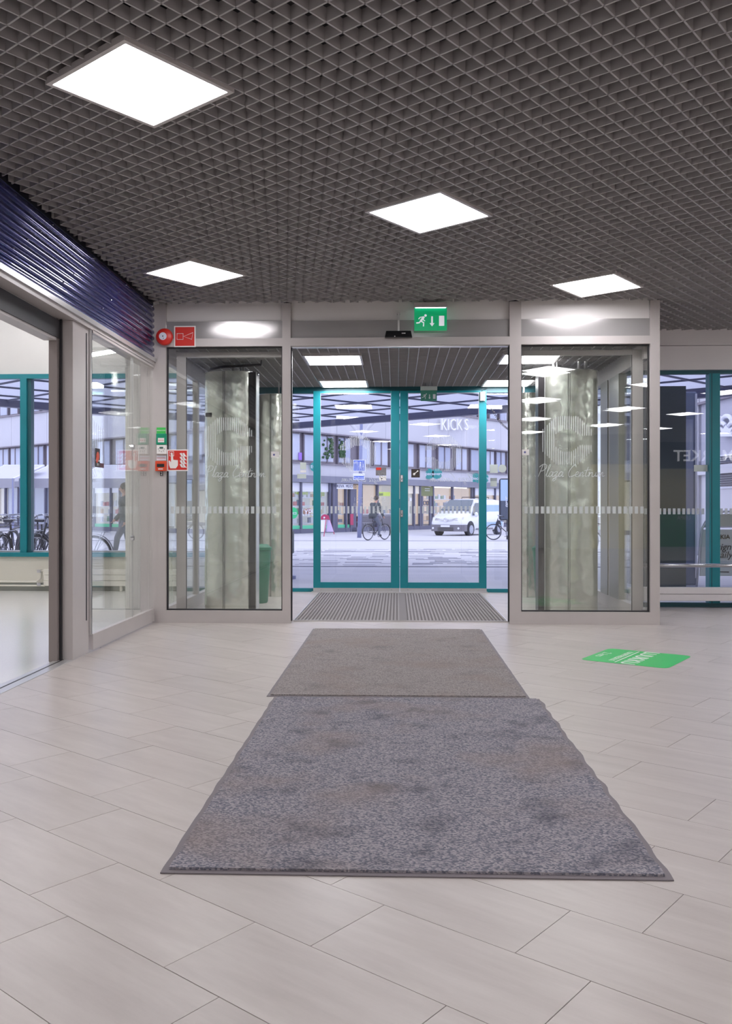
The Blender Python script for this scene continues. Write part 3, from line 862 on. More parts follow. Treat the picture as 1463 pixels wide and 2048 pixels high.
m.tube([(-9.4, 11.42, pz), (ra.x-0.12, 11.42, pz), (ra.x-0.06, 11.42, pz+0.05), (ra.x-0.05, 11.42, z1-0.03), (ra.x, 11.40, z1-0.03)], 0.012, 8)
m.tube([(-9.4, 11.42, pz-0.05), (ra.x-0.05, 11.42, pz-0.05), (ra.x, 11.40, pz-0.05)], 0.012, 8)
m.build('pipe', rad_mat, rd, smooth=True)
MB().box(ra.x-0.10, ra.x-0.05, 11.39, 11.44, z0, z0+0.04).build('valve', chrome, rd)
MB().box(ra.x-0.10, ra.x-0.05, 11.39, 11.44, z1-0.05, z1-0.01).build('valve', chrome, rd)
def pendant(p0, p1, label):
    p0 = Vector(p0); p1 = Vector(p1); c = (p0+p1)/2
    t = thing('pendant_lamp', label, 'lamp', (c.x, c.y, c.z), 0, 'linear lamps of the left shop')
    d = (p1-p0).normalized()
    MB().obox((c.x, c.y), (d.x, d.y), (p1-p0).length/2, 0.03, c.z, c.z+0.03).build('tube', tube_mat, t)
    MB().obox((c.x, c.y), (d.x, d.y), (p1-p0).length/2+0.02, 0.05, c.z+0.03, c.z+0.06).build('housing', white, t)
    for p in (p0, p1):
        MB().cyl((p.x, p.y, c.z+0.06), (p.x, p.y, 4.4), 0.003, 6).build('wire', bike_silver, t)
pendant(P(180, 713, z=2.9), P(240, 703, z=2.9), 'glowing linear lamp hung in the shop, seen through the fixed shop glass')
pendant((-7.9, 8.2, 3.9), (-5.9, 8.2, 3.9), 'linear lamp hung high in the left shop, hidden by the door header, rear row')
pendant((-6.9, 5.0, 3.9), (-4.9, 5.0, 3.9), 'linear lamp hung high in the left shop, hidden by the door header, middle row')
pendant((-6.9, 2.0, 3.9), (-4.9, 2.0, 3.9), 'linear lamp hung high in the left shop, hidden by the door header, front row')
for cx_, cy_ in ((-4.2, 2.0), (-7.2, 2.0), (-4.2, 5.0), (-7.2, 5.0), (-4.2, 8.0), (-7.2, 8.0), (-4.4, 10.4), (-7.2, 10.4)):  # unseen ceiling panels, added to lift the light in the shop
    o = more_light((cx_, cy_), 4.4, 0.0, 'added square light panel, unseen, brightening the left shop from its high ceiling', 'added light panels in the left shop ceiling')
    for ch in o.children:
        if ch.name.startswith('diffuser'): ch.data = ch.data.copy(); ch.data.materials[0] = lamp_mat_s
hk = thing('hanging_hook', 'small dark hook on a wire hanging in the left shop', 'hook', P(128, 695, y=9.5))
h0 = P(128, 695, y=9.5)
MB().cyl((h0.x, h0.y, h0.z+0.03), (h0.x, h0.y, 4.4), 0.003, 6).build('wire', black, hk)
MB().tube([(h0.x-0.03, h0.y, h0.z-0.03), (h0.x-0.01, h0.y, h0.z+0.03), (h0.x+0.03, h0.y, h0.z+0.02), (h0.x+0.04, h0.y, h0.z-0.03)], 0.006, 6).build('hook', black, hk)

# ------------------------------------------------------------------ left storefront: shutter, header, post, sliding glass
sh = thing('roller_shutter', 'glossy navy blue slatted roller shutter along the top of the shop front', 'shutter', (-2.3, 4.0, 2.5))
zs0, zs1, ns = 2.515, 3.015, 9
hh = (zs1-zs0)/ns
for i in range(ns):
    z = zs0+hh*i
    prof = []
    for q in range(9):
        t_ = q/8.0
        bul = (0.0, 0.012, 0.0145, 0.0150, 0.0145, 0.0125, 0.004, -0.002, -0.002)[q]
        prof.append((X0-0.005+0.012+bul, z+hh*t_))
    prof += [(X0-0.02, z+hh), (X0-0.02, z)]
    m = MB().ext([(a_, -1.0, b_) for a_, b_ in prof], (0, YP-0.02+1.0, 0))
    sl = m.build('slat', shutter_mat, sh, auto=True)
rv = None
for i in range(2, ns, 2):
    for k in range(6):
        p_ = (X0+0.026, 4.2+0.8*k+0.1*i, zs0+hh*i+0.025)
        if rv is None: rv = MB().ball(p_, 0.006, 6, 4).build('rivet', chrome, sh)
        else: q_ = rv.copy(); COL.objects.link(q_); q_.location = Vector(p_)-WL[sh.name]
MB().box(X0-0.02, X0+0.012, -1.0, YP-0.02, zs1, 3.10).build('housing', shutter_dark, sh)
hd = struct('trim_4', 'grey metal header and door track over the shop front', 'frame', (-2.35, 4, 2.3))
MB().box(X0-0.03, X0+0.035, -1.0, YP-0.005, 2.475, 2.512).build('rail_nose', alu, hd)
MB().box(X0-0.12, X0+0.02, -1.0, YP-0.005, 2.44, 2.475).build('soffit_board', frame_grey, hd)
MB().box(X0-0.18, X0-0.09, -1.0, 6.16, 2.28, 2.44).build('door_header', frame_grey, hd)
MB().box(X0-0.088, X0-0.082, -1.0, 6.2, 2.30, 2.43).build('groove', frame_dark, hd)
ps = struct('trim_5', 'grey metal post between the open shop doorway and the fixed glass', 'post', (-2.36, 6.4, 0))
MB().box(X0-0.09, X0+0.0, 6.235, 6.56, 0, 2.44).build('post', frame_grey, ps, bevel=0.003)
MB().box(X0-0.15, X0-0.09, 6.17, 6.23, 0, 2.44).build('door_jamb', mat('bronze_jamb', (136, 126, 124), 0.4, 0.1), ps)
MB().box(X0-0.085, X0-0.07, 6.205, 6.222, 0, 2.44).build('jamb_groove', frame_dark, ps)
MB().box(X0-0.002, X0+0.003, 6.50, 6.515, 0.25, 2.40).build('brush_seal', frame_seal, ps)
t = struct('door_5', 'frameless glass door of the left shop with a grey foot rail', 'door', (X0, 7.45, 0))
MB().box(X0-0.02, X0+0.02, 6.60, YP-0.01, 0.015, 0.135).build('foot_rail', frame_grey, t, bevel=0.002)
MB().box(X0-0.005, X0+0.005, 6.60, 7.655, 0.135, 2.44).build('glass_pane', glass, t)
MB().box(X0-0.005, X0+0.005, 7.662, YP-0.01, 0.135, 2.44).build('glass_pane', glass, t)
MB().box(X0-0.006, X0+0.006, 7.656, 7.661, 0.135, 2.44).build('joint', alu, t)
MB().box(X0-0.012, X0+0.012, 6.578, 6.60, 0.135, 2.44).build('edge_seal', frame_seal, t)
MB().box(X0-0.015, X0+0.015, 6.562, 6.578, 0.135, 2.44).build('edge_profile', alu, t)
MB().box(X0-0.02, X0+0.02, 6.60, YP-0.01, 2.42, 2.445).build('top_rail', frame_grey, t)
for v in (894, 1076):
    z = P(265, v, x=X0).z
    MB().cyl((X0-0.012, 7.658, z), (X0+0.014, 7.658, z), 0.022, 16).build('patch_fitting', chrome, t, smooth=False)
a = P(189, 896, x=X0); b_ = P(198, 935, x=X0)
st = MB().box(X0+0.005, X0+0.007, a.y, b_.y, b_.z, a.z).build('sticker', mat('black_print', (40, 34, 34), 0.5), t, label='upright dark sticker with an orange figure')
m = MB(); cy = (a.y+b_.y)/2
m.ball((X0+0.008, cy, a.z-0.06), 0.035, 8, 6, (0.1, 1, 1)); m.ball((X0+0.008, cy-0.02, a.z-0.09), 0.025, 8, 6, (0.1, 1, 1))
m.build('sticker_figure', orange, st)
m = MB().text('AVOINNA', (X0+0.008, cy, b_.z+0.05), (0, 1, 0), (0, 0, 1), 0.022, 0.001); m.text('24 h', (X0+0.008, cy, b_.z+0.02), (0, 1, 0), (0, 0, 1), 0.03, 0.001)
m.build('sticker_text', white, st)
a = P(198, 926, x=X0); b_ = P(206, 936, x=X0)
MB().box(X0+0.005, X0+0.007, a.y, b_.y, b_.z, a.z).build('sticker', mat('maroon_print', (90, 50, 60), 0.5), t, label='small maroon sticker')
# pier seen behind the fixed glass
a = P(285, 1000, x=-2.55)
MB().box(-2.62, -2.46, 8.42, 8.62, 0, 4.3).build('trim_6', wall_paint, kind='structure', label='pale pilaster just behind the end of the shop glass', cat='post')

# ------------------------------------------------------------------ things on the partition
def on_wall(u, v, y): return P(u, v, y=y)
yw = YP-0.001
b = thing('fire_bell', 'round red fire alarm bell high on the left corner post', 'alarm bell', (0, 0, 0))
c = on_wall(329, 674, YP-0.03); b.location = (c.x, yw, c.z); WL[b.name] = Vector(b.location)
def disc_prof(m, c, y_out, prof, n=28):
    """lathe about the -y axis; prof = [(radius, distance out of the wall)]"""
    vs = []; fs = []
    for r, h in prof:
        for i in range(n):
            t_ = 2*PI*i/n; vs.append((c.x+r*math.cos(t_), y_out-h, c.z+r*math.sin(t_)))
    for j in range(len(prof)-1):
        for i in range(n):
            k = (i+1) % n; fs.append((j*n+i, j*n+k, (j+1)*n+k, (j+1)*n+i))
    fs += [tuple(range(n))[::-1], tuple(range((len(prof)-1)*n, len(prof)*n))]
    return m._add(vs, fs)
disc_prof(MB(), c, yw, [(0.04, 0), (0.04, 0.02), (0.078, 0.022), (0.082, 0.035), (0.074, 0.055), (0.05, 0.068), (0.02, 0.07)]).build('gong', red, b, auto=True)
disc_prof(MB(), Vector((c.x-0.006, 0, c.z)), yw-0.069, [(0.036, 0), (0.036, 0.003)]).build('centre_label', sign_white, b)
m = MB(); disc_prof(m, Vector((c.x-0.006, 0, c.z)), yw-0.072, [(0.006, 0), (0.006, 0.002)]); disc_prof(m, Vector((c.x+0.0, 0, c.z-0.02)), yw-0.072, [(0.004, 0), (0.004, 0.002)])
m.build('screws', black, b)

def sign_plate(name, label, u0, v0, u1, v1, cat='sign'):
    a = on_wall(u0, v0, YP-0.004); c = on_wall(u1, v1, YP-0.004)
    t = thing(name, label, cat, ((a.x+c.x)/2, yw, c.z))
    MB().box(a.x, c.x, yw-0.004, yw, c.z, a.z).build('plate', white, t)
    g_ = (c.x-a.x)*0.055
    MB().box(a.x+g_, c.x-g_, yw-0.0055, yw-0.004, c.z+g_, a.z-g_).build('red_field', red, t)
    return t, a.x, c.x, c.z, a.z
t, x0, x1, z0, z1 = sign_plate('fire_sign', 'square red and white sign showing an alarm horn', 348, 652, 391, 694)
w = x1-x0; Y_ = yw-0.0065
def q2(fx, fz): return (x0+w*fx, Y_, z0+(z1-z0)*fz)
def line2(m, pts, r=0.0035): return m.tube([q2(*p) for p in pts], r, 4, closed=True)
m = MB()
line2(m, [(0.14, 0.36), (0.42, 0.36), (0.42, 0.64), (0.14, 0.64)]); line2(m, [(0.44, 0.50), (0.88, 0.68), (0.82, 0.36)])
m.build('horn_symbol', white, t)
t, x0, x1, z0, z1 = sign_plate('fire_sign', 'square red and white sign showing a hand on a button and flames', 334, 899, 376, 942)
w = x1-x0
m = MB()
line2(m, [(0.12, 0.70), (0.32, 0.70), (0.32, 0.90), (0.12, 0.90)]); m.ball(q2(0.22, 0.80), w*0.055, 10, 6, (1, 0.1, 1))
m.ext([q2(*p) for p in ((0.16, 0.12), (0.42, 0.12), (0.52, 0.26), (0.52, 0.50), (0.30, 0.52), (0.28, 0.76), (0.19, 0.76), (0.19, 0.40), (0.12, 0.50), (0.08, 0.46), (0.10, 0.26))], (0, -0.0015, 0))
m.build('hand_symbol', white, t)
m = MB()
for k in range(4):
    zz = 0.78-0.17*k
    for dx in (0, 0.13):
        m.ext([q2(*p) for p in ((0.60+dx, zz+0.04), (0.68+dx, zz-0.10), (0.84+dx*0.8, zz-0.12), (0.74+dx, zz-0.04), (0.70+dx*0.9, zz+0.06))], (0, -0.0015, 0))
m.build('flame_symbol', white, t)

def small_box(name, label, cat, u0, v0, u1, v1, m_, d=0.04, bev=0.004):
    a = on_wall(u0, v0, YP-d); c = on_wall(u1, v1, YP-d)
    t = thing(name, label, cat, ((a.x+c.x)/2, yw, c.z))
    MB().box(a.x, c.x, yw-d, yw, c.z, a.z).build('casing', m_, t, bevel=bev)
    return t, a.x, c.x, c.z, a.z
t, x0, x1, z0, z1 = small_box('notice_label', 'bright green instruction label above the green call point', 'label', 313, 855, 331, 867, mat('bright_green', (64, 190, 84), 0.4), 0.004, 0)
MB().text('AVAA OVI', ((x0+x1)/2, yw-0.004, (z0+z1)/2), (1, 0, 0), (0, 0, 1), 0.018, 0.001).build('print', white, t)
t, x0, x1, z0, z1 = small_box('call_point', 'green emergency door release box on the corner post', 'call point', 312, 867, 332, 889, mat('green_box', (0, 140, 104), 0.4))
MB().box(x0+0.018, x1-0.018, yw-0.043, yw-0.04, z0+0.02, z0+0.062).build('window', white, t)
m = MB()
for k in range(3): m.ball(((x0+x1)/2-0.018+0.018*k, yw-0.044, z0+0.04), 0.005, 6, 4)
m.build('red_dots', red, t)
t, x0, x1, z0, z1 = small_box('keypad', 'white keypad with a small display below the green box', 'keypad', 313, 890, 332, 908, white)
MB().box(x0+0.028, x1-0.028, yw-0.042, yw-0.04, z1-0.035, z1-0.018).build('display', mat('display_grey', (70, 100, 96), 0.2), t)
m = MB()
for k in range(5):
    an = PI+PI*k/4; m.ball(((x0+x1)/2+0.028*math.cos(an), yw-0.041, z0+0.048+0.026*math.sin(an)), 0.004, 6, 4)
m.build('buttons', black, t)
t, x0, x1, z0, z1 = small_box('notice_label', 'white instruction label with fine print above the orange box', 'label', 313, 911, 332, 921, sign_white, 0.004, 0)
MB().text('PALOILMOITUS', ((x0+x1)/2, yw-0.004, (z0+z1)/2), (1, 0, 0), (0, 0, 1), 0.012, 0.001).build('print', red, t)
t, x0, x1, z0, z1 = small_box('call_point', 'orange red manual fire alarm box on the corner post', 'call point', 310, 922, 332, 942, orange)
MB().box(x0+0.018, x1-0.018, yw-0.043, yw-0.04, z0+0.038, z0+0.068).build('window', black, t)
MB().box(x0+0.03, x1-0.03, yw-0.043, yw-0.04, z0+0.014, z0+0.024).build('white_tab', white, t)
a = on_wall(320, 943, yw); c = on_wall(326, 952, yw)
t = thing('number_label', 'tiny black label with a white number two', 'label', (a.x, yw, c.z))
MB().box(a.x, c.x, yw-0.002, yw, c.z, a.z).build('plate', black, t)
MB().text('2', ((a.x+c.x)/2, yw-0.002, (a.z+c.z)/2), (1, 0, 0), (0, 0, 1), 0.045, 0.001).build('digit', white, t)

def exit_sign(label, u0, v0, u1, v1, y, lit, vtop):
    a = P(u0, v0, y=y); c = P(u1, v1, y=y); zt = P(u0, vtop, y=y).z
    t = thing('exit_sign', label, 'exit sign', ((a.x+c.x)/2, y, c.z))
    gm = mat('exit_green_lit' if lit else 'exit_green_unlit', (0, 140, 90), 0.3, emit=(0, 150, 95), es=0.55 if lit else 0.04)
    wm = mat('exit_white_lit' if lit else 'exit_white_unlit', (225, 225, 232), 0.3, emit=(225, 225, 235), es=0.45 if lit else 0.0)
    if not lit: gm.node_tree.nodes['Principled BSDF'].inputs['Base Color'].default_value = lin((70, 128, 118))
    MB().box(a.x, c.x, y-0.006, y+0.006, c.z, a.z).build('panel', gm, t)
    MB().box(a.x-0.004, c.x+0.004, y-0.03, y+0.03, a.z, zt).build('housing', frame_grey if lit else film_white, t, bevel=0.003)
    if lit: MB().box(a.x+0.01, c.x-0.01, y-0.02, y+0.02, a.z-0.004, a.z).build('light_strip', mat('light_strip', (230, 240, 250), 0.3, emit=(220, 240, 255), es=4), t)
    w = c.x-a.x; h = a.z-c.z
    def q(fx, fz): return (a.x+w*fx, y-0.0075, c.z+h*fz)
    m = MB()
    m.ball(q(0.345, 0.66), h*0.055, 10, 6, (1, 0.1, 1))
    def limb(pts, r): m.tube([q(*p) for p in pts], h*r, 4)
    limb([(0.30, 0.60), (0.20, 0.42)], 0.055); limb([(0.28, 0.60), (0.18, 0.58), (0.13, 0.50)], 0.025)
    limb([(0.29, 0.56), (0.28, 0.46), (0.33, 0.42)], 0.025)
    limb([(0.20, 0.42), (0.15, 0.34), (0.06, 0.33)], 0.035); limb([(0.20, 0.42), (0.29, 0.34), (0.28, 0.18)], 0.035)
    m.build('running_figure', wm, t)
    m = MB(); m.ext([q(*p) for p in ((0.52, 0.62), (0.57, 0.62), (0.57, 0.32), (0.62, 0.32), (0.545, 0.18), (0.47, 0.32), (0.52, 0.32))], (0, -0.0015, 0))
    m.build('arrow', wm, t)
    m = MB(); m.ext([q(*p) for p in ((0.76, 0.20), (0.92, 0.20), (0.92, 0.64), (0.76, 0.64))], (0, -0.0015, 0)); m.build('door_symbol', wm, t)
    return t, a, c, zt
t, a, c, zt = exit_sign('lit green running man exit sign above the sliding door opening', 828, 616, 893, 661, YP-0.05, True, 606)
MB().box((a.x+c.x)/2-0.06, (a.x+c.x)/2+0.06, YP-0.03, YP+0.055, zt-0.02, zt).build('bracket', frame_grey, t)
t, a, c, zt = exit_sign('dim green running man exit sign hung before the teal doors', 841, 781, 873, 802, YD-0.32, False, 773)
for xx in (a.x+0.06, c.x-0.06): MB().cyl((xx, YD-0.32, zt), (xx, YD-0.32, ZV), 0.004, 6).build('hanger', chrome, t)
# motion sensor
a = on_wall(769, 661, YP-0.06); c = on_wall(824, 674, YP-0.06)
t = thing('motion_sensor', 'black door sensor bar on a pale bracket above the opening', 'sensor', ((a.x+c.x)/2, yw, c.z))
MB().ext([(a.x, yw-0.06, c.z), (c.x, yw-0.06, c.z), (c.x-0.012, yw-0.045, a.z), (a.x+0.012, yw-0.045, a.z)], (0, 0.05, 0)).build('sensor_body', black, t, bevel=0.004)
MB().box((a.x+c.x)/2-0.008, (a.x+c.x)/2+0.010, yw-0.025, yw-0.015, a.z, a.z+0.17).build('bracket', alu, t)
MB().box((a.x+c.x)/2-0.012, (a.x+c.x)/2+0.014, yw-0.02, yw+0.045, a.z+0.165, a.z+0.18).build('bracket_foot', alu, t)
MB().ball(((a.x+c.x)/2-0.035, yw-0.061, c.z+0.008), 0.006, 8, 6).build('status_lamp', white, t)
MB().box((a.x+c.x)/2+0.03, (a.x+c.x)/2+0.065, yw-0.058, yw-0.05, c.z+0.034, c.z+0.040).build('print', alu, t)

# ------------------------------------------------------------------ vestibule furniture
def clad_column(label, cx, cy, rx, ry, h, slot_side, foil=False, pipes=()):
    t = thing('steel_column', label, 'column', (cx, cy, 0), 0, 'oval steel air curtain columns in the vestibule')
    n = 48; vs = []; m = MB(); m.lathe((cx, cy, 0.0), [(1, 0.0), (1, h)], n, rx, ry); m.build('cladding', steel, t, auto=True)
    # seams and top band
    m = MB()
    for an in (-PI/2-0.18, -PI/2-0.12):
        px, py = cx+rx*math.cos(an), cy+ry*math.sin(an); m.box(px-0.002, px+0.002, py-0.004, py+0.01, 0.0, h)
    m.build('seam', steel_dark, t)
    an = 0.0 if slot_side > 0 else PI
    px = cx+(rx+0.0)*slot_side
    MB().box(px-0.06, px+0.004, cy-ry*0.62-0.02, cy+ry*0.2, 0.0, h-0.005).build('air_slot', steel_dark, t)
    MB().box(px+0.004, px+0.012, cy-ry*0.62-0.03, cy+ry*0.2, 0.0, h-0.005).build('slot_edge', alu, t)
    MB().lathe((cx, cy, h), [(1.005, 0), (1.005, 0.006), (0.9, 0.006)], n, rx, ry).build('cap', alu, t)
    for k, (dx, dy, r) in enumerate(pipes):
        MB().cyl((cx+dx, cy+dy, h), (cx+dx, cy+dy, 2.92), r, 12).build('pipe', alu, t, smooth=True)
    return t
c1 = clad_column('steel clad column behind the left glass bay, the near and bigger one', -1.79, 9.48, 0.285, 0.20, 2.545, 1, pipes=((0.02, 0, 0.018), (0.10, 0.02, 0.010), (0.13, 0.02, 0.012)))
m = MB().tube([(-2.0, 9.36, 2.575), (-1.85, 9.35, 2.60), (-1.45, 9.36, 2.62), (-1.44, 9.37, 2.72)], 0.014, 8).build('flex_hose', steel_dark, c1, smooth=True, label='foil wrapped hose over the column')
m = MB()
for k in range(3): m.ball((-1.53+0.022*k, 9.36, 2.535-0.010*k), 0.018, 10, 6)
m.build('valve', chrome, c1, smooth=True)
m = MB(); pts = []
for k in range(12): pts.append((-2.055+0.008*math.sin(k*1.7)+0.004*k, 9.40, 0.05+0.16*k))
m.tube(pts, [0.012+0.008*abs(math.sin(k*2.1)) for k in range(12)], 6); m.build('wrinkled_film', film_white, c1, label='peeling protective film along the edge')
a = P(408, 825, y=9.30); MB().box(a.x+0.01, a.x+0.13, 9.325, 9.335, a.z-0.045, a.z).build('sticker', steel_dark, c1, label='dark sticker on the cladding')
c2 = clad_column('steel clad column behind the right glass bay, the near and bigger one', 1.845, 9.48, 0.295, 0.20, 2.545, -1, pipes=((-0.17, 0, 0.016), (-0.13, 0.02, 0.010), (0.10, 0, 0.018), (0.17, 0, 0.016)))
c3 = clad_column('steel clad column deeper in the vestibule, left of the doors', -1.52, 10.95, 0.195, 0.19, 2.49, -1, pipes=((0.05, 0, 0.010), (0.09, 0, 0.012)))
c4 = clad_column('steel clad column deeper in the vestibule, right of the doors', 1.62, 10.95, 0.205, 0.19, 2.49, 1, pipes=((-0.10, 0, 0.012), (-0.05, 0, 0.010)))
for lb, cx, cy in (('dark green bin behind the left steel column', -1.60, 10.08), ('dark green bin behind the right steel column', 1.70, 10.08)):
    t = thing('waste_bin', lb, 'bin', (cx, cy, 0), 0, 'green bins in the vestibule')
    MB().lathe((cx, cy, 0), [(0.11, 0), (0.12, 0.02), (0.155, 0.60), (0.165, 0.61), (0.165, 0.64), (0.15, 0.64)], 24).build('body', bin_green, t, auto=True)
    MB().lathe((cx, cy, 0.64), [(0.15, 0), (0.12, 0.03), (0.07, 0.035)], 24).build('lid', bin_green, t, auto=True)
# small door contact box and coil cable
a = P(960, 783, y=YD-0.10); c = P(970, 801, y=YD-0.10)
t = thing('door_contact', 'small white cable box at the top of the right teal door', 'cable box', ((a.x+c.x)/2, YD-0.07, c.z))
MB().box(a.x, c.x, YD-0.085, YD-0.05, c.z, a.z).build('casing', white, t, bevel=0.004)
e0 = P(963, 797, y=YD-0.08); e1 = P(985, 822, y=YD-0.08); e2 = P(1018, 860, y=YD-0.10)
pts = [e0, e1]; N_ = 110
MB().tube(pts, 0.004, 6).build('wire', black, t)
pts = []
d = (e2-e1); dn = d.normalized(); u_ = dn.cross(Vector((0, 1, 0))).normalized(); v_ = Vector((0, 1, 0))
for k in range(N_):
    f = k/(N_-1); an = f*2*PI*16; sag = -0.03*math.sin(PI*f)
    pts.append(e1+d*f+u_*(0.014*math.cos(an))+v_*(0.014*math.sin(an))+Vector((0, 0, sag)))
MB().tube(pts, 0.0035, 4).build('coil_cable', steel_dark, t)
MB().tube([(a.x+0.02, YD-0.06, a.z), (a.x+0.03, YD-0.06, a.z+0.02), (c.x+0.03, YD-0.03, a.z+0.05)], 0.004, 6).build('wire', black, t)

# ------------------------------------------------------------------ mats
def wavy_mat(name, label, x0, x1, y0, y1, zt, carpet, border, amp_r=0.0, amp_l=0.0, nseg=60, dx=0.0):
    t = thing(name, label, 'doormat', ((x0+x1)/2, (y0+y1)/2, 0))
    def wave(y, amp, ph):
        return amp*(max(0, math.sin(y*13+ph))**2)+amp*0.5*math.sin(y*31+ph)
    def outline(inset, z):
        L_, R_ = [], []
        for i in range(nseg+1):
            y = y0+inset+(y1-y0-2*inset)*i/nseg
            f = (y-y0)/(y1-y0)
            L_.append((x0+dx*(1-f)*0+inset-wave(y, amp_l, 1.0), y, z)); R_.append((x1-inset+wave(y, amp_r, 0.3), y, z))
        return L_, R_
    def sheet(inset, z0, z1, mt, nm, **k):
        L_, R_ = outline(inset, z1); m = MB(); vs = []; fs = []
        for l, r in zip(L_, R_):
            vs += [l, r, (l[0], l[1], z0), (r[0], r[1], z0)]
        for i in range(nseg):
            a_, b_ = 4*i, 4*(i+1)
            fs += [(a_, a_+1, b_+1, b_), (a_+2, b_+2, b_+3, a_+3), (a_, b_, b_+2, a_+2), (a_+1, a_+3, b_+3, b_+1)]
        fs += [(0, 2, 3, 1), (4*nseg, 4*nseg+1, 4*nseg+3, 4*nseg+2)]
        m._add(vs, fs); return m.build(nm, mt, t, **k)
    sheet(0.0, 0.0005, zt*0.35, rubber, 'rubber_border')
    sheet(border, zt*0.35, zt, carpet, 'carpet')
    return t
wavy_mat('doormat', 'large dark grey looped doormat nearest the camera with rippled edges', -0.706, 0.812, 2.607, 5.045, 0.012, carpet_near, 0.022, 0.007, 0.003)
wavy_mat('doormat', 'smaller brownish grey doormat in front of the sliding door opening', -0.752, 0.760, 5.070, 7.905, 0.010, carpet_far, 0.02, 0.001, 0.001)
t = thing('entrance_mat', 'recessed ribbed entrance mat inside the vestibule before the teal doors', 'doormat', (0.045, 9.8, 0))
MB().box(-0.985, 1.05, 8.45, 11.18, 0.0005, 0.004).build('base', mat('brown_grey_rubber', (96, 90, 88), 0.8), t)
rib_a = mat('mat_rib', (136, 130, 128), 0.7)
m = MB(); x = -0.975
while x < 1.04:
    m.box(x, x+0.017, 8.46, 11.17, 0.004, 0.012); x += 0.034
m.build('ribs', rib_a, t, kind='stuff')
MB().box(0.025, 0.10, 8.46, 11.17, 0.004, 0.0125).build('middle_strip', mat('mat_joint', (112, 106, 104), 0.7), t)
MB().frame(-0.995, 1.06, 0.0005, 0.0135, 0, 0.01, 0.01)
m = MB(); m.box(-0.995, -0.985, 8.44, 11.19, 0.0005, 0.013).box(1.05, 1.06, 8.44, 11.19, 0.0005, 0.013).box(-0.985, 1.05, 8.44, 8.45, 0.0005, 0.013).box(-0.985, 1.05, 11.18, 11.19, 0.0005, 0.013)
m.build('edge_frame', alu, t)

# green floor sticker: reads from the far side
q0, q1, q2_, q3 = Vector((1.308, 6.41)), Vector((1.659, 6.872)), Vector((2.189, 6.569)), Vector((1.82, 6.034))
cdec = (q0+q1+q2_+q3)/4
dn2 = ((q0+q1)/2-(q2_+q3)/2).normalized()      # text 'down' on the floor
rt2 = Vector((-dn2.y, dn2.x))                  # text 'right'
hl = ((q0+q1)/2-(q2_+q3)/2).length/2; hw = ((q1-q0).length+(q2_-q3).length)/4
t = thing('floor_sticker', 'green rectangular sticker with white lettering on the floor tiles, right of the mats', 'sticker', (cdec.x, cdec.y, 0))
pts = []; rr = 0.05
for sx, sy in ((1, 1), (-1, 1), (-1, -1), (1, -1)):
    for k in range(5):
        an = {(1, 1): 0, (-1, 1): PI/2, (-1, -1): PI, (1, -1): 3*PI/2}[(sx, sy)]+PI/2*k/4
        p = cdec+dn2*((hl-rr)*sx+rr*math.cos(an))+rt2*((hw-rr)*sy+rr*math.sin(an)); pts.append((p.x, p.y, 0.0006))
MB().ext(pts, (0, 0, 0.0012)).build('sheet', decal_green, t)
R3 = (rt2.x, rt2.y, 0); U3 = (-dn2.x, -dn2.y, 0)
m = MB()
p = cdec+dn2*(-0.02); m.text('LUUKKU', (p.x, p.y, 0.0018), R3, U3, 0.155, 0.0006, bold=0.01)
p = cdec+dn2*0.115; m.text('KAUPPAKESKUS', (p.x, p.y, 0.0018), R3, U3, 0.062, 0.0006)
p = cdec+dn2*0.25; m.text('2. krs', (p.x, p.y, 0.0018), R3, U3, 0.09, 0.0006)
p = cdec+dn2*0.068; m.obox((p.x, p.y), (rt2.x, rt2.y), 0.27, 0.004, 0.0018, 0.0024)
m.build('lettering', white, t)
#@@OUTSIDE@@
# ------------------------------------------------------------------ outside: ground and canopy
m = MB(); vs = []; fs = []
ys = [YR+0.06, 12.0, 31.0, 50.0, 140.0]
for y in ys:
    for x in (-90, 90): vs.append((x, y, ground(y)))
for i in range(len(ys)-1): fs.append((2*i, 2*i+1, 2*i+3, 2*i+2))
m._add(vs, fs); m._add([(p[0], p[1], p[2]-0.3) for p in vs], [tuple(reversed(q)) for q in fs])
street = m.build('ground', paving, kind='structure', label='pale paved square and street outside the doors', cat='ground')
# darker paving joints of the nearest slabs and the kerbs
joint = mat('paving_joint', (128, 128, 142), 0.8)
for v, w_ in ((1134, 0.05), (1104, 0.05), (1082, 0.12)):
    Y = 12.0
    for _ in range(20): Y = (HC-ground(Y))*FPX/(v-CY)
    MB().box(-30, 30, Y, Y+w_, ground(Y)-0.05, ground(Y)+0.012).build('kerb_line', joint, street)
cobble = mat('cobble_stone', (176, 175, 186), 0.7)
m = MB(); rnd = random.Random(3)
Y = 18.0
while Y < 27.0:          # strip of rough setts across the square
    x = -9.0
    while x < 12.0:
        l = rnd.uniform(0.35, 0.9)
        if rnd.random() < 0.4: m.box(x, x+l, Y+0.1*math.sin(x), Y+0.12+0.1*math.sin(x), ground(Y)-0.02, ground(Y)+rnd.uniform(0.004, 0.012))
        x += l+0.1
    Y += 0.42
m.build('rough_sett', cobble, street, kind='stuff')

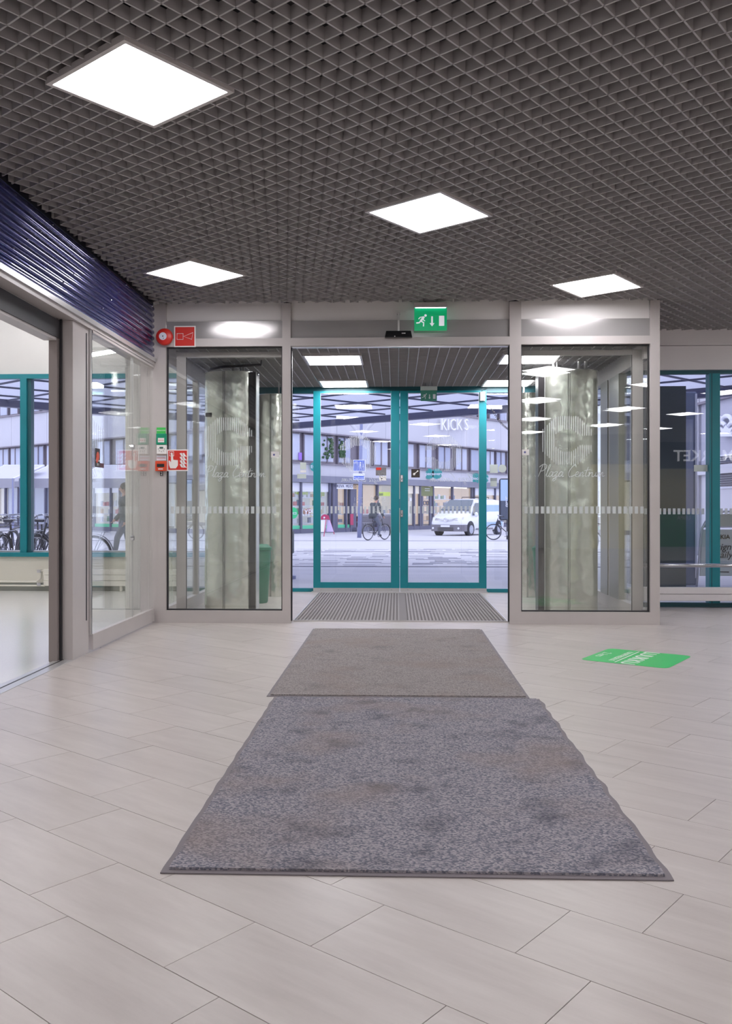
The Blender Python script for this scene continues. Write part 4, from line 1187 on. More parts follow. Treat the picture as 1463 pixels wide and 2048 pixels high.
cpts = [W(-14, 12.4), W(-7.6, 17.8), W(-1.9, 23.0), W(3.1, 19.0), W(8.0, 15.2), W(14, 11.0)]
ZCAN = 3.20
can = struct('canopy', 'translucent canopy with dark crossed rafters outside the entrance', 'canopy', (0, 14, ZCAN))
poly = [(-16, 11.62)]+[(p.x, p.y) for p in cpts]+[(2.5, 9.95), (2.5, 11.62)]
MB().ext([(x, y, ZCAN+0.10) for x, y in [(-14, 11.62)]+[(p.x, p.y) for p in cpts[:-1]]+[(9.5, 9.95), (2.56, 9.95), (2.56, 11.62)]], (0, 0, 0.03)).build('roof_panes', canopy_glass, can)
pl = [(p.x, p.y) for p in cpts]
for i in range(len(pl)-1):
    a_, b_ = Vector(pl[i]), Vector(pl[i+1]); c_ = (a_+b_)/2; d_ = b_-a_
    MB().obox((c_.x, c_.y), (d_.x, d_.y), d_.length/2, 0.09, ZCAN-0.05, ZCAN+0.10).build('edge_beam', rafter_edge, can)
def inside_can(p):
    if p.x < 2.56 and p.y < 11.7: return False
    if p.y < 10.0: return False
    for i in range(len(pl)-1):
        a_, b_ = Vector(pl[i]), Vector(pl[i+1])
        if (b_-a_).x*(p-a_).y-(b_-a_).y*(p-a_).x > 0: return False
    return -14 < p.x < 9.5
for ang, nn, wdt, zz in ((math.radians(42+2), 40, 0.013, 0.06), (math.radians(-41+2), 40, 0.013, 0.06)):
    d_ = Vector((math.cos(ang), math.sin(ang))); n_2 = Vector((-d_.y, d_.x)); st_ = 1.25
    for k in range(-nn, nn):
        off = k*st_; s = -40.0; run = None
        while s < 40.0:
            p = n_2*off+d_*s; ins = inside_can(p)
            if ins and run is None: run = s
            if run is not None and not ins:
                if s-run > 0.4:
                    c_ = n_2*off+d_*((s+run)/2)
                    MB().obox((c_.x, c_.y), (d_.x, d_.y), (s-run)/2, wdt, ZCAN+zz, ZCAN+0.032+zz).build('rafter', rafter, can)
                run = None
            s += 0.1

# ------------------------------------------------------------------ the buildings across the square
class Face:
    """vertical facade through two camera-plan points; s runs along it, o stands out towards us"""
    def __init__(f, A, B):
        f.A = W(*A); f.B = W(*B); f.d = (f.B-f.A).normalized(); f.n = Vector((f.d.y, -f.d.x))
    def s(f, u):
        r = Vector(ray(u, 1000)[:2])
        return f._s(r)
    def _s(f, r):
        c = f.A.x*r.y-f.A.y*r.x; k = f.d.x*r.y-f.d.y*r.x
        return -c/k
    def z(f, u, v):
        p = f.A+f.d*f.s(u); Yc = -p.x*math.sin(TH)+p.y*math.cos(TH)
        return HC+(CY-v)/FPX*Yc
    def pt(f, s, z, o=0.0):
        p = f.A+f.d*s+f.n*o; return (p.x, p.y, z)
    def box(f, m, s0, s1, z0, z1, o0, o1):
        return m.ext([f.pt(s0, z0, o0), f.pt(s1, z0, o0), f.pt(s1, z0, o1), f.pt(s0, z0, o1)], (0, 0, z1-z0))
    def pbox(f, m, u0, v0, u1, v1, o0, o1):
        """by the picture rectangle it covers on the facade"""
        uc = (u0+u1)/2
        return f.box(m, f.s(u0), f.s(u1), f.z(uc, v1), f.z(uc, v0), o0, o1)
    def text(f, m, txt, u, v, size, o, **k):
        return m.text(txt, f.pt(f.s(u), f.z(u, v), o), (f.d.x, f.d.y, 0), (0, 0, 1), size, **k)
FRt = Face((-6.3, 47.5), (10.8, 68.0))
FLf = Face((-30.6, 67.5), (-6.3, 47.5))
zR = -0.42
def facade(F, name, label, s0, s1, wins, upper, loc):
    t = thing(name, label, 'building', loc)
    F.box(MB(), s0, s1, 2.95, 3.62, -0.6, 0.0).build('lower_wall_band', facade_white, t)
    F.box(MB(), s0, s1, 3.62, 3.70, -0.6, 0.12).build('window_sill', facade_brown, t)
    F.box(MB(), s0, s1, 3.70, 5.42, -0.6, -0.35).build('window_wall', facade_brown, t)
    F.box(MB(), s0, s1, 5.42, 5.50, -0.6, 0.14).build('ledge', facade_brown, t)
    # upper storeys of pale wall panels with open joints
    s = s0; k = 0
    while s < s1-0.01:
        e = min(s+2.35, s1); F.box(MB(), s+0.012, e-0.012, 5.50, 7.62, -0.5, 0.05).build('wall_panel', facade_white, t); s = e
    F.box(MB(), s0, s1, 7.62, 7.72, -0.6, 0.16).build('ledge', facade_brown, t)
    F.box(MB(), s0, s1, 5.42, 9.5, -0.6, -0.5).build('backing_wall', facade_grey, t)
    for (a_, b_, dz) in wins:
        w = F.box(MB(), a_, b_, 3.74, 5.40, -0.35, -0.20).build('window', facade_brown, t)
        F.box(MB(), a_+0.07, b_-0.07, 3.83, 5.32, -0.20, -0.18).build('pane', pane_far if dz == 0 else curtain_far, w)
        if b_-a_ > 1.2: F.box(MB(), (a_+b_)/2-0.04, (a_+b_)/2+0.04, 3.80, 5.36, -0.19, -0.13).build('glazing_bar', facade_brown, w)
    s = s0; k = 0
    while s < s1-1.4:
        w = F.box(MB(), s+0.15, s+1.25, 7.78, 9.3, -0.5, -0.30).build('window', facade_brown, t)
        F.box(MB(), s+0.24, s+1.16, 7.86, 9.2, -0.30, -0.28).build('pane', curtain_far if k % 3 else pane_far, w)
        s += 1.45; k += 1
    F.box(MB(), s0, s1, 9.4, 13.0, -0.6, 0.05).build('upper_wall_band', facade_white, t)
    F.box(MB(), s0, s1, -1.0, 2.95, -2.4, -2.2).build('shop_rear_wall', shop_beige, t)
    F.box(MB(), s0, s1, 2.55, 2.95, -2.3, 0.25).build('fascia', facade_grey, t)
    F.box(MB(), s0, s1, zR-0.3, zR+0.28, -0.2, 0.02).build('plinth', dark_pier, t)
    return t
wr = []
for a_, b_, k in ((560, 581, 0), (583, 605, 1), (612, 640, 1), (644, 672, 1), (680, 706, 0), (722, 745, 1), (752, 780, 1), (784, 812, 0), (815, 832, 1), (842, 868, 1), (880, 905, 0), (915, 938, 1), (945, 962, 0), (975, 992, 1), (996, 1014, 0), (1018, 1040, 1), (1050, 1080, 0)):
    wr.append((FRt.s(a_), FRt.s(b_), k))
p = FRt.pt(12, -0.4)
bR = facade(FRt, 'shop_building', 'pale panelled building across the square with shops below, seen through the street doors', -0.0, 40.0, wr, None, p)
wlf = []
for a_, b_, k in ((-40, -15, 1), (-8, 12, 1), (16, 36, 1), (62, 82, 0), (88, 108, 1), (116, 135, 1), (150, 180, 1), (190, 215, 1), (225, 262, 1), (270, 287, 1), (300, 325, 1), (335, 360, 0), (372, 400, 1), (420, 450, 1)):
    wlf.append((FLf.s(a_), FLf.s(b_), k))
p = FLf.pt(20, -0.4)
bL = facade(FLf, 'shop_building', 'pale panelled building across the square, seen through the left shop windows', -45.0, (FLf.B-FLf.A).length, wlf, None, p)
# lettering on the facade panels
m = MB(); z0 = FRt.z(900, 851)
for ch, u in (('K', 880), ('I', 889), ('C', 898), ('K', 911), ('S', 925)):
    FRt.text(m, ch, u, 851, 1.15, 0.22, depth=0.12, bold=-0.006)
m.build('sign_lettering', mat('white_letter', (240, 240, 244), 0.5), bR, label='large raised pale letters on the facade')
FRt.pbox(MB(), 600, 905, 606, 920, -0.15, -0.10).build('window_picture', mat('violet_poster', (150, 110, 210), 0.6), bR)
m = MB(); rnd = random.Random(5)
for k in range(60):
    FRt.pbox
    u = rnd.uniform(648, 668) if k % 2 else rnd.uniform(682, 692); v = rnd.uniform(878, 915)
    q = FRt.pt(FRt.s(u), FRt.z(u, v), -0.12); m.ball(q, rnd.uniform(0.05, 0.12), 6, 4)
m.build('window_plant', foliage, bR, kind='stuff')

# shops on the ground floor
goods_cols = [mat('goods_%d' % k, c, 0.7) for k, c in enumerate(((196, 84, 84), (226, 190, 150), (120, 130, 150), (232, 232, 236), (110, 150, 110), (214, 150, 120)))]
def shop(F, parent_label, name, u0, u1, back, posts_, mint_sill, header, goods, loc_u, seed=1, top=967, counter=None):
    s0, s1 = F.s(u0), F.s(u1); sm = (s0+s1)/2
    t = thing(name, parent_label, None, F.pt(sm, zR)); bd = bR if F is FRt else bL; t.parent = bd; t.location = Vector(t.location)-WL[bd.name]
    F.box(MB(), s0, s1, zR, 2.55, -1.9, -1.8).build('back_wall', back, t)
    F.box(MB(), s0, s1, 0.02+zR+0.26, zR+0.34, -1.8, -0.1).build('display_floor', facade_brown, t)
    F.box(MB(), s0, s1, zR+0.26, 2.55, -0.12, -0.10).build('glass_pane', glass_teal, t)
    for u in posts_:
        sp = F.s(u); F.box(MB(), sp-0.06, sp+0.06, zR, 2.55, -0.14, 0.04).build('mullion', dark_pier, t)
    if header: F.box(MB(), s0, s1, 2.02, 2.53, -0.09, -0.06).build('header_panel', header, t)
    if mint_sill: F.box(MB(), s0, s1, zR+0.28, zR+0.48, -0.09, -0.05).build('sill_panel', mint, t)
    if counter: F.box(MB(), s0+0.2, s1-0.2, zR+0.3, zR+0.95, -1.3, -0.8).build('counter', counter, t)
    rnd = random.Random(seed)
    for row in range(goods):
        z = zR+0.62+row*0.5
        s = s0+0.1
        while s < s1-0.35:
            w = rnd.uniform(0.14, 0.3); h = rnd.uniform(0.18, 0.38)
            if rnd.random() < 0.8: F.box(MB(), s, s+w, z, z+h, -0.62, -0.5).build('goods', rnd.choice(goods_cols), t)
            s += w+rnd.uniform(0.03, 0.18)
        F.box(MB(), s0+0.05, s1-0.05, z-0.04, z, -0.8, -0.45).build('shelf', sign_white, t)
    return t
s1_ = shop(FRt, 'shop front with green sill and white lettering, left of the crimson board', 'shop_front', 560, 663, shop_cool, (566, 602, 633, 659), True, sign_white, 4, 610, 1)
m = MB(); FRt.text(m, 'KYPSÄ', 619, 1026, 0.55, -0.03, depth=0.01); m.build('window_lettering', sign_white, s1_)
q = Vector(FRt.pt(FRt.s(587), FRt.z(587, 1026), -0.02)); nn = Vector((FRt.n.x, FRt.n.y, 0))
MB().cyl(q, q+nn*0.03, 0.32, 24).build('round_emblem', sign_green, s1_)
m = MB(); FRt.text(m, 'eco', 587, 1026, 0.30, 0.02, depth=0.01); m.build('emblem_text', sign_white, s1_)
FRt.pbox(MB(), 604, 984, 628, 989, -0.6, -0.5).build('lime_strip', lime, s1_)
FRt.pbox(MB(), 645, 984, 661, 992, -0.6, -0.5).build('lime_strip', lime, s1_)
s2_ = shop(FRt, 'shop front under a white banner with green sill, right of the crimson board', 'shop_front', 672, 702, shop_cool, (673, 692, 701), True, None, 3, 685, 4)
FRt.pbox(MB(), 670, 968, 703, 978, 0.05, 0.12).build('banner', sign_white, s2_)
m = MB(); FRt.text(m, 'TUKEVA  MUOTO', 686.5, 973, 0.26, 0.125, depth=0.01); m.build('banner_text', dark_pier, s2_)
FRt.pbox(MB(), 672, 988, 676, 1022, -0.09, -0.05).build('lime_strip', lime, s2_)
pr = MB(); FRt.pbox(pr, 663, 966, 671, 1066, -0.3, 0.10); pr.build('pier', dark_pier, bR)
FRt.pbox(MB(), 702, 978, 712, 1066, -0.3, 0.02).build('pier', dark_pier, bR)
FRt.pbox(MB(), 699, 1028, 705, 1050, 0.03, 0.06).build('poster', pink, bR)
s3_ = shop(FRt, 'warmly lit shop front with a dark lower counter behind the cyclist', 'shop_front', 722, 800, shop_warm, (723, 755, 799), False, None, 2, 760, 7, counter=mat('brown_counter', (140, 96, 84), 0.6))
FRt.pbox(MB(), 725, 1029, 790, 1052, -0.4, -0.3).build('low_screen', mat('dark_screen', (84, 76, 92), 0.7), s3_)
FRt.pbox(MB(), 757, 984, 781, 992, -0.09, -0.05).build('board', lime, s3_)
m = MB(); FRt.text(m, 'uusi', 762, 988, 0.3, -0.04, depth=0.01); m.build('board_text', dark_pier, s3_)
s4_ = shop(FRt, 'shop front with a beige blind left of the olive door', 'shop_front', 806, 841, shop_beige, (807, 828, 840), False, shop_beige, 0, 822, 9)
FRt.box(MB(), FRt.s(808), FRt.s(840), zR+0.4, 2.5, -0.5, -0.45).build('blind', shop_beige, s4_)
FRt.pbox(MB(), 820, 996, 824, 1002, -0.09, -0.06).build('notice', sign_white, s4_)
s5_ = thing('shop_door', 'lit glass shop door under an olive board with a pair of rings on it', None, FRt.pt(FRt.s(852), zR)); s5_.parent = bR; s5_.location = Vector(s5_.location)-WL[bR.name]
FRt.box(MB(), FRt.s(842), FRt.s(864), zR, 2.55, -1.6, -1.5).build('back_wall', shop_warm, s5_)
FRt.pbox(MB(), 841, 973, 864, 992, -0.05, 0.04).build('olive_board', olive, s5_)
m = MB(); 
for v in (977, 981): FRt.pbox(m, 848, v, 858, v+0.8, 0.04, 0.05)
m.build('board_text', sign_white, s5_)
m = MB(); FRt.pbox(m, 843, 992, 846, 1061, -0.1, 0.0); FRt.pbox(m, 859, 992, 863, 1061, -0.1, 0.0); FRt.pbox(m, 846, 1023, 859, 1025, -0.1, 0.0)
FRt.pbox(m, 846, 1051, 859, 1059, -0.1, 0.0); m.build('door_frame', dark_pier, s5_)
FRt.box(MB(), FRt.s(846), FRt.s(859), zR+0.1, 1.9, -0.07, -0.05).build('glass_pane', glass_teal, s5_)
m = MB()
for du in (-2.6, 2.6):
    q = Vector(FRt.pt(FRt.s(851.5+du), FRt.z(851.5, 1006), 0.0)); pts = []
    for k in range(16): pts.append(q+Vector((FRt.d.x, FRt.d.y, 0))*(0.14*math.cos(2*PI*k/16))+Vector((0, 0, 0.14*math.sin(2*PI*k/16))))
    m.tube(pts, 0.03, 5, closed=True)
m.build('ring_emblem', dark_pier, s5_)
s6_ = shop(FRt, 'long warmly lit shop front behind the white van', 'shop_front', 865, 945, shop_warm, (866, 905, 944), False, None, 4, 905, 12)
FRt.pbox(MB(), 866, 974, 940, 976, -0.4, -0.3).build('light_line', mat('shop_light_line', (255, 245, 230), 0.5, emit=(255, 245, 230), es=1.6), s6_)
s7_ = shop(FRt, 'lit shop front at the right beyond the van', 'shop_front', 947, 1040, shop_warm, (948, 990, 1030), False, sign_white, 3, 990, 15)
# hanging sign boards
def round_sign(F, u, v, w_px, label, txt, double=True, o=0.35, m_=sign_teal):
    s = F.s(u); z = F.z(u, v); p = F.A+F.d*s; Yc = -p.x*math.sin(TH)+p.y*math.cos(TH)
    w = w_px/FPX*Yc
    q = Vector(F.pt(s, z, o)); t = thing('round_sign', label, 'sign', q)
    # faces us
    m = MB(); dx = w*0.22 if double else 0; r = w*0.29 if double else w*0.5
    for sgn in ((-1, 1) if double else (0,)):
        c = q+Vector((dx*sgn, 0, 0)); m.cyl(c, c+Vector((0, -0.06, 0)), r, 24)
    m.build('board', m_, t)
    MB().text(txt, q+Vector((0, -0.065, 0)), (1, 0, 0), (0, 0, 1), w*(0.24 if double else 0.42), 0.01, bold=0.012).build('lettering', sign_white, t)
    MB().cyl(q+Vector((0, -0.02, 0)), q+Vector((nn.x*-0.3, nn.y*-0.3, 0.0)), 0.03, 8).build('bracket', facade_brown, t)
    return t
round_sign(FRt, 857, 948, 36, 'teal double disc sign with white lettering over the olive shop door', 'Specsavers')
round_sign(FRt, 950, 957, 36, 'teal double disc sign with white lettering, partly behind the right teal stile', 'Specsavers')
round_sign(FRt, 621, 934, 20, 'round teal sign reading ECO beside the left teal stile', 'ECO', double=False)
# left building shops
s8_ = shop(FLf, 'shop front with white header and green sill seen through the left shop glass', 'shop_front', 186, 240, shop_cool, (187, 221, 239), True, sign_white, 3, 210, 21)
s9_ = shop(FLf, 'shop front with white lettering next to the building corner', 'shop_front', 242, 300, shop_cool, (243, 299), True, sign_white, 2, 270, 23)
m = MB(); FLf.text(m, 'ECO', 285, 1012, 0.7, -0.03, depth=0.01); FLf.text(m, 'verde', 285, 1022, 0.28, -0.03, depth=0.01); m.build('window_lettering', sign_white, s9_)
s10_ = shop(FLf, 'dim shop front behind the bicycles at the far left', 'shop_front', -30, 120, curtain_far, (-5, 10, 36, 62, 90, 119), False, None, 0, 40, 25)

# terrace awnings
def awning(u0, u1, Y, label):
    a_ = at(u0, Y); b_ = at(u1, Y); t = thing('awning', label, 'awning', ((a_.x+b_.x)/2, a_.y, a_.z))
    zt = HC+(CY-932)/FPX*(Y+2.6); zm = HC+(CY-957)/FPX*Y; zb = HC+(CY-976)/FPX*Y
    x0, x1 = a_.x, b_.x; y = a_.y
    MB().ext([(x0, y, zm), (x0, y+2.6, zt), (x0, y+2.6, zt-0.04), (x0, y, zm-0.04)], (x1-x0, 0, 0)).build('slope', awning_lt, t)
    MB().box(x0, x1, y-0.02, y+0.02, zb, zm).build('valance', awning_m, t)
    MB().box(x0, x1, y+2.58, y+2.66, zt-0.06, zt+0.05).build('ridge_bar', sign_white, t)
    for xx in (x0+0.05, x1-0.05):
        MB().cyl((xx, y, a_.z-0.3), (xx, y, zm), 0.035, 8).build('post', pole_grey, t)
        MB().cyl((xx, y, zm), (xx, y+2.6, zt), 0.025, 6).build('arm', sign_white, t)
    return t
awning(-60, 30, 31, 'grey terrace awning at the far left edge')
awning(38, 128, 32.5, 'grey terrace awning behind the bicycles, in the middle')
awning(150, 300, 34, 'grey terrace awning seen through the fixed shop glass')

# ------------------------------------------------------------------ street furniture
# lamp post with road signs
Yp = 41.0; b0 = at(718, Yp)
t = thing('lamp_post', 'grey street lamp post with two curved arms beyond the left teal door', 'lamp post', b0)
zt = HC+(CY-845)/FPX*Yp
MB().cyl(b0, (b0.x+0.1, b0.y, zt), 0.10, 14, 0.07).build('pole', pole_grey, t, smooth=True)
for sg in (-1, 1):
    m = MB(); pts = []
    for k in range(9):
        f = k/8; pts.append((b0.x+0.1+sg*(1.55*f**1.0)*(0.55+0.45*f), b0.y, zt-0.75+1.1*math.sin(f*PI/2)))
    m.tube(pts, [0.10-0.06*(k/8) for k in range(9)], 8); m.build('curved_arm', facade_white, t, smooth=True)
def px_panel(u0, v0, u1, v1, Y, th=0.03):
    a_ = at(u0, Y); b_ = at(u1, Y); z1_ = HC+(CY-v0)/FPX*Y; z0_ = HC+(CY-v1)/FPX*Y
    return a_.x, b_.x, a_.y-0.14, z0_, z1_
t = thing('road_sign', 'square blue shared path sign with white bicycle and walkers on the lamp post', 'road sign', (b0.x, b0.y-0.14, HC+(CY-945)/FPX*Yp))
x0, x1, yy, z0, z1 = px_panel(706, 920, 731, 943, Yp)
MB().box(x0, x1, yy, yy+0.03, z0, z1).build('plate', sign_white, t); MB().box(x0+0.03, x1-0.03, yy-0.004, yy, z0+0.03, z1-0.03).build('blue_field', sign_blue, t)
w = x1-x0; h = z1-z0
def pp(fx, fz, dy=0.01): return (x0+w*fx, yy-dy, z0+h*fz)
m = MB()
for cxx, czz, k in ((0.58, 0.22, 1.0), (0.80, 0.20, 0.75)):
    m.ball(pp(cxx, czz+0.55*k), w*0.05*k, 8, 6, (1, 0.2, 1)); m.tube([pp(cxx, czz+0.47*k), pp(cxx, czz+0.2*k)], w*0.035*k, 5)
    m.tube([pp(cxx-0.07*k, czz-0.08*k), pp(cxx, czz+0.2*k), pp(cxx+0.07*k, czz-0.08*k)], w*0.018*k, 5); m.tube([pp(cxx-0.1*k, czz+0.2*k), pp(cxx, czz+0.42*k), pp(cxx+0.1*k, czz+0.2*k)], w*0.015*k, 5)
m.build('walkers', sign_white, t)
m = MB()
for cxx in (0.14, 0.34):
    pts = [(pp(cxx+0.07*math.cos(2*PI*k/12), 0.74+0.08*math.sin(2*PI*k/12))) for k in range(12)]; m.tube(pts, w*0.012, 4, closed=True)
m.tube([pp(0.14, 0.74), pp(0.22, 0.86), pp(0.30, 0.86), pp(0.34, 0.74)], w*0.012, 4); m.tube([pp(0.22, 0.86), pp(0.26, 0.74), pp(0.30, 0.86)], w*0.012, 4)
m.build('bicycle_symbol', sign_white, t)
t = thing('road_sign', 'small blue and white plate below the square blue sign', 'road sign', (b0.x, b0.y-0.14, HC+(CY-960)/FPX*Yp))
x0, x1, yy, z0, z1 = px_panel(706, 947, 729, 960, Yp)
MB().box(x0, x1, yy, yy+0.03, z0, z1).build('plate', sign_white, t); MB().box(x0+0.03, x1-0.03, yy-0.004, yy, z0+0.03, z0+(z1-z0)*0.6).build('blue_field', sign_blue, t)
MB().text('Huoltoajo', ((x0+x1)/2, yy-0.004, z0+(z1-z0)*0.33), (1, 0, 0), (0, 0, 1), 0.12, 0.004).build('lettering', sign_white, t)
# crimson A board
Ya = 44.0; a0 = at(651, Ya)
t = thing('a_board', 'crimson and white folding pavement board in front of the shops', 'sandwich board', a0)
zb = a0.z; w = 0.55
for sg, mm in ((-1, sign_white), (1, sign_white)):
    pts = [(-0.28, 0.30), (0.28, 0.30), (0.22, 0.62+0.18), (-0.22, 0.8)]
m = MB(); m.tube([(a0.x-0.42, a0.y, zb), (a0.x-0.12, a0.y, zb+1.05), (a0.x+0.12, a0.y, zb+1.05), (a0.x+0.42, a0.y+0.1, zb+0.1)], 0.022, 6)
m.tube([(a0.x-0.05, a0.y-0.5, zb), (a0.x+0.05, a0.y-0.1, zb+1.02)], 0.022, 6); m.build('frame', pink, t)
MB().ext([(a0.x-0.40, a0.y-0.35, zb+0.22), (a0.x+0.0, a0.y-0.35, zb+0.22), (a0.x+0.06, a0.y-0.1, zb+0.82), (a0.x-0.28, a0.y-0.1, zb+0.82)], (0, 0.02, 0)).build('front_board', sign_white, t)
MB().ext([(a0.x+0.02, a0.y, zb+0.22), (a0.x+0.40, a0.y, zb+0.22), (a0.x+0.20, a0.y, zb+0.82), (a0.x+0.08, a0.y, zb+0.82)], (0, 0.02, 0)).build('rear_board', mat('lilac_board', (206, 190, 226), 0.5), t)
m = MB(); pts = []
for k in range(9): an = PI*k/8; pts.append((a0.x-0.04+0.22*math.cos(an), a0.y-0.12, zb+0.84+0.26*math.sin(an)))
m.ext(pts, (0, 0.03, 0)); m.build('round_head', pink, t)
MB().ball((a0.x-0.06, a0.y-0.14, zb+0.93), 0.05, 8, 6).build('head_emblem', sign_white, t)
# dark bin at the left edge of the street door glazing
bp = P(583.5, 1130, y=14.2)
t = thing('street_bin', 'dark post bin outside by the left edge of the street doors', 'bin', (bp.x-0.06, 14.2, ground(14.2)))
cx_ = bp.x-0.075
zb0 = HC+(CY-1133)/FPX*14.2
MB().box(cx_-0.06, cx_+0.10, 14.1, 14.3, HC+(CY-1107)/FPX*14.2, HC+(CY-1062)/FPX*14.2).build('body', mat('dark_green_grey', (52, 70, 72), 0.5), t, bevel=0.01)
MB().cyl((cx_, 14.2, ground(14.2)), (cx_, 14.2, HC+(CY-1107)/FPX*14.2), 0.03, 10).build('post', steel_dark, t)
MB().cyl((cx_, 14.2, ground(14.2)), (cx_, 14.2, ground(14.2)+0.05), 0.14, 20).build('foot_plate', pole_grey, t)

# ------------------------------------------------------------------ white van
def make_van():
    Yv = 44.6; f0 = at(925, Yv)            # nearest front corner
    fw = Vector((-0.56, -0.83)); fwd = W(*fw)   # driving direction
    left = Vector((-fwd.y, fwd.x))              # driver's left = the side we see (to the right of the picture)
    L_, Wd, Ht = 4.95, 1.92, 1.94
    ang = math.atan2(fwd.y, fwd.x)
    c = Vector((f0.x, f0.y))-fwd*(L_/2)-left*(Wd/2)
    zg = ground(46.5)
    t = thing('delivery_van', 'white delivery van with a grey front bumper parked across the square', 'van', (c.x, c.y, zg), ang, local=True)
    # stations: x, sill z, belt z, top z, half width at sill, belt, top
    st = [(2.47, .42, .62, .80, .70, .80, .70), (2.40, .36, .66, .98, .84, .90, .80), (2.15, .30, .72, 1.08, .93, .95, .84), (1.75, .28, .80, 1.20, .96, .96, .86),
          (1.50, .27, .86, 1.30, .96, .96, .84), (1.10, .26, .92, 1.62, .96, .96, .80), (.75, .26, .96, 1.84, .96, .96, .76), (.35, .26, .98, 1.92, .96, .96, .74),
          (-.6, .26, 1.0, 1.94, .96, .96, .75), (-1.8, .27, 1.0, 1.93, .96, .96, .76), (-2.38, .30, .98, 1.88, .94, .95, .78), (-2.47, .40, .95, 1.78, .90, .92, .76)]
    vs = []; K = 12
    for x, zs, zb_, zt_, ws, wb, wt in st:
        half = [(ws*0.92, zs), (ws, zs+0.12), (wb, zb_), (wt+(wb-wt)*0.35, zb_+(zt_-zb_)*0.62), (wt, zt_-0.06), (wt*0.6, zt_)]
        ring = [(x, -y, z) for y, z in half]+[(x, y, z) for y, z in reversed(half)]
        vs += ring
    fs = []
    for i in range(len(st)-1):
        for k in range(K):
            l = (k+1) % K; fs.append((i*K+k, i*K+l, (i+1)*K+l, (i+1)*K+k))
    fs += [tuple(range(K)), tuple(reversed(range((len(st)-1)*K, len(st)*K)))]
    MB()._add(vs, fs).build('body', van_white, t, auto=True)
    # bumper
    m = MB(); m.ext([(2.30, -.97, .24), (2.52, -.80, .24), (2.56, 0, .24), (2.52, .80, .24), (2.30, .97, .24), (2.0, .97, .24), (2.0, -.97, .24)], (0, 0, .34)); bmp = m.build('bumper', van_grey, t)
    m = MB()
    for k in range(4): m.box(2.55, 2.575, -.45, .45, .27+.05*k, .285+.05*k)
    m.build('lower_grille', black, bmp)
    MB().box(2.56, 2.585, -.26, .26, .46, .56).build('number_plate', sign_white, t)
    for sy in (-1, 1):
        MB().ext([(2.46, .32*sy, .82), (2.46, .50*sy, .90), (2.22, .90*sy, .98), (2.28, .90*sy, .88), (2.44, .66*sy, .80)], (0.03, 0, 0)).build('headlamp', alu, t)
        MB().cyl((2.50, .74*sy, .40), (2.545, .74*sy, .40), .055, 12).build('fog_lamp', sign_white, t)
    m = MB()
    for z in (.80, .87): m.tube([(2.44, -.58, z+.05), (2.50, -.3, z), (2.51, 0, z-.015), (2.50, .3, z), (2.44, .58, z+.05)], .018, 6)
    m.build('grille_bars', chrome, t)
    m = MB()
    for rx_, rz_ in ((.13, .085), (.05, .08), (.09, .04)):
        m.tube([(2.53, rx_*math.cos(2*PI*k/16), .835+rz_*math.sin(2*PI*k/16)+(.03 if rz_ == .04 else 0)) for k in range(16)], .014, 5, closed=True)
    m.build('front_emblem', chrome, t)
    MB().ext([(1.53, -.82, 1.31), (1.53, .82, 1.31), (.78, .70, 1.83), (.78, -.70, 1.83)], (.03, 0, .04)).build('windscreen', car_glass, t)
    for sy in (-1, 1):
        y = .968*sy
        def side(pts, nm, mt, o=0.0):
            # follows the tumblehome of the cabin side
            P3 = []
            for x, z in pts:
                f = max(0, min(1, (z-.98)/.9)); P3.append((x, (0.972-0.19*f**1.3+o)*sy, z))
            MB().ext(P3, (0, .012*sy, 0)).build(nm, mt, t)
        side([(1.42, 1.06), (.45, 1.06), (.45, 1.70), (.80, 1.70)], 'front_side_window', car_glass)
        side([(.30, .45), (-2.2, .45), (-2.2, 1.60), (.30, 1.60)], 'side_wrap', van_blue, 0.0)
        MB().box(-1.0, 1.0, .955*sy-.01, .955*sy+.01, .30, .38).build('sill_trim', van_grey, t)
        MB().ball((1.22, 1.08*sy, 1.10), .13, 10, 8, (.6, .8, 1)).build('wing_mirror', van_white, t)
        for x in (1.62, -1.655):
            MB().cyl((x, .90*sy, .37), (x, .975*sy, .37), .40, 24).build('wheel_arch', tyre, t)
            w_ = MB().cyl((x, .76*sy, .33), (x, 1.0*sy, .33), .33, 28).build('wheel', tyre, t)
            WL[w_.name] = Vector((x, .88*sy, .33)) if False else WL[w_.name]
            r_ = MB().cyl((x, 1.0*sy, .33), (x, 1.012*sy, .33), .22, 24)
            for k in range(8):
                an = 2*PI*k/8; r_.cyl((x+.14*math.cos(an), 1.012*sy, .33+.14*math.sin(an)), (x+.14*math.cos(an), 1.02*sy, .33+.14*math.sin(an)), .035, 8)
            r_.build('rim', rim, w_)
    MB().tube([(-0.2, -.5, 1.93), (-0.2, -.5, 2.02), (-0.2, .5, 2.02), (-0.2, .5, 1.93)], .02, 6).build('roof_bar', steel_dark, t)
    MB().tube([(-1.4, -.5, 1.93), (-1.4, -.5, 2.02), (-1.4, .5, 2.02), (-1.4, .5, 1.93)], .02, 6).build('roof_bar', steel_dark, t)
    return t
make_van()
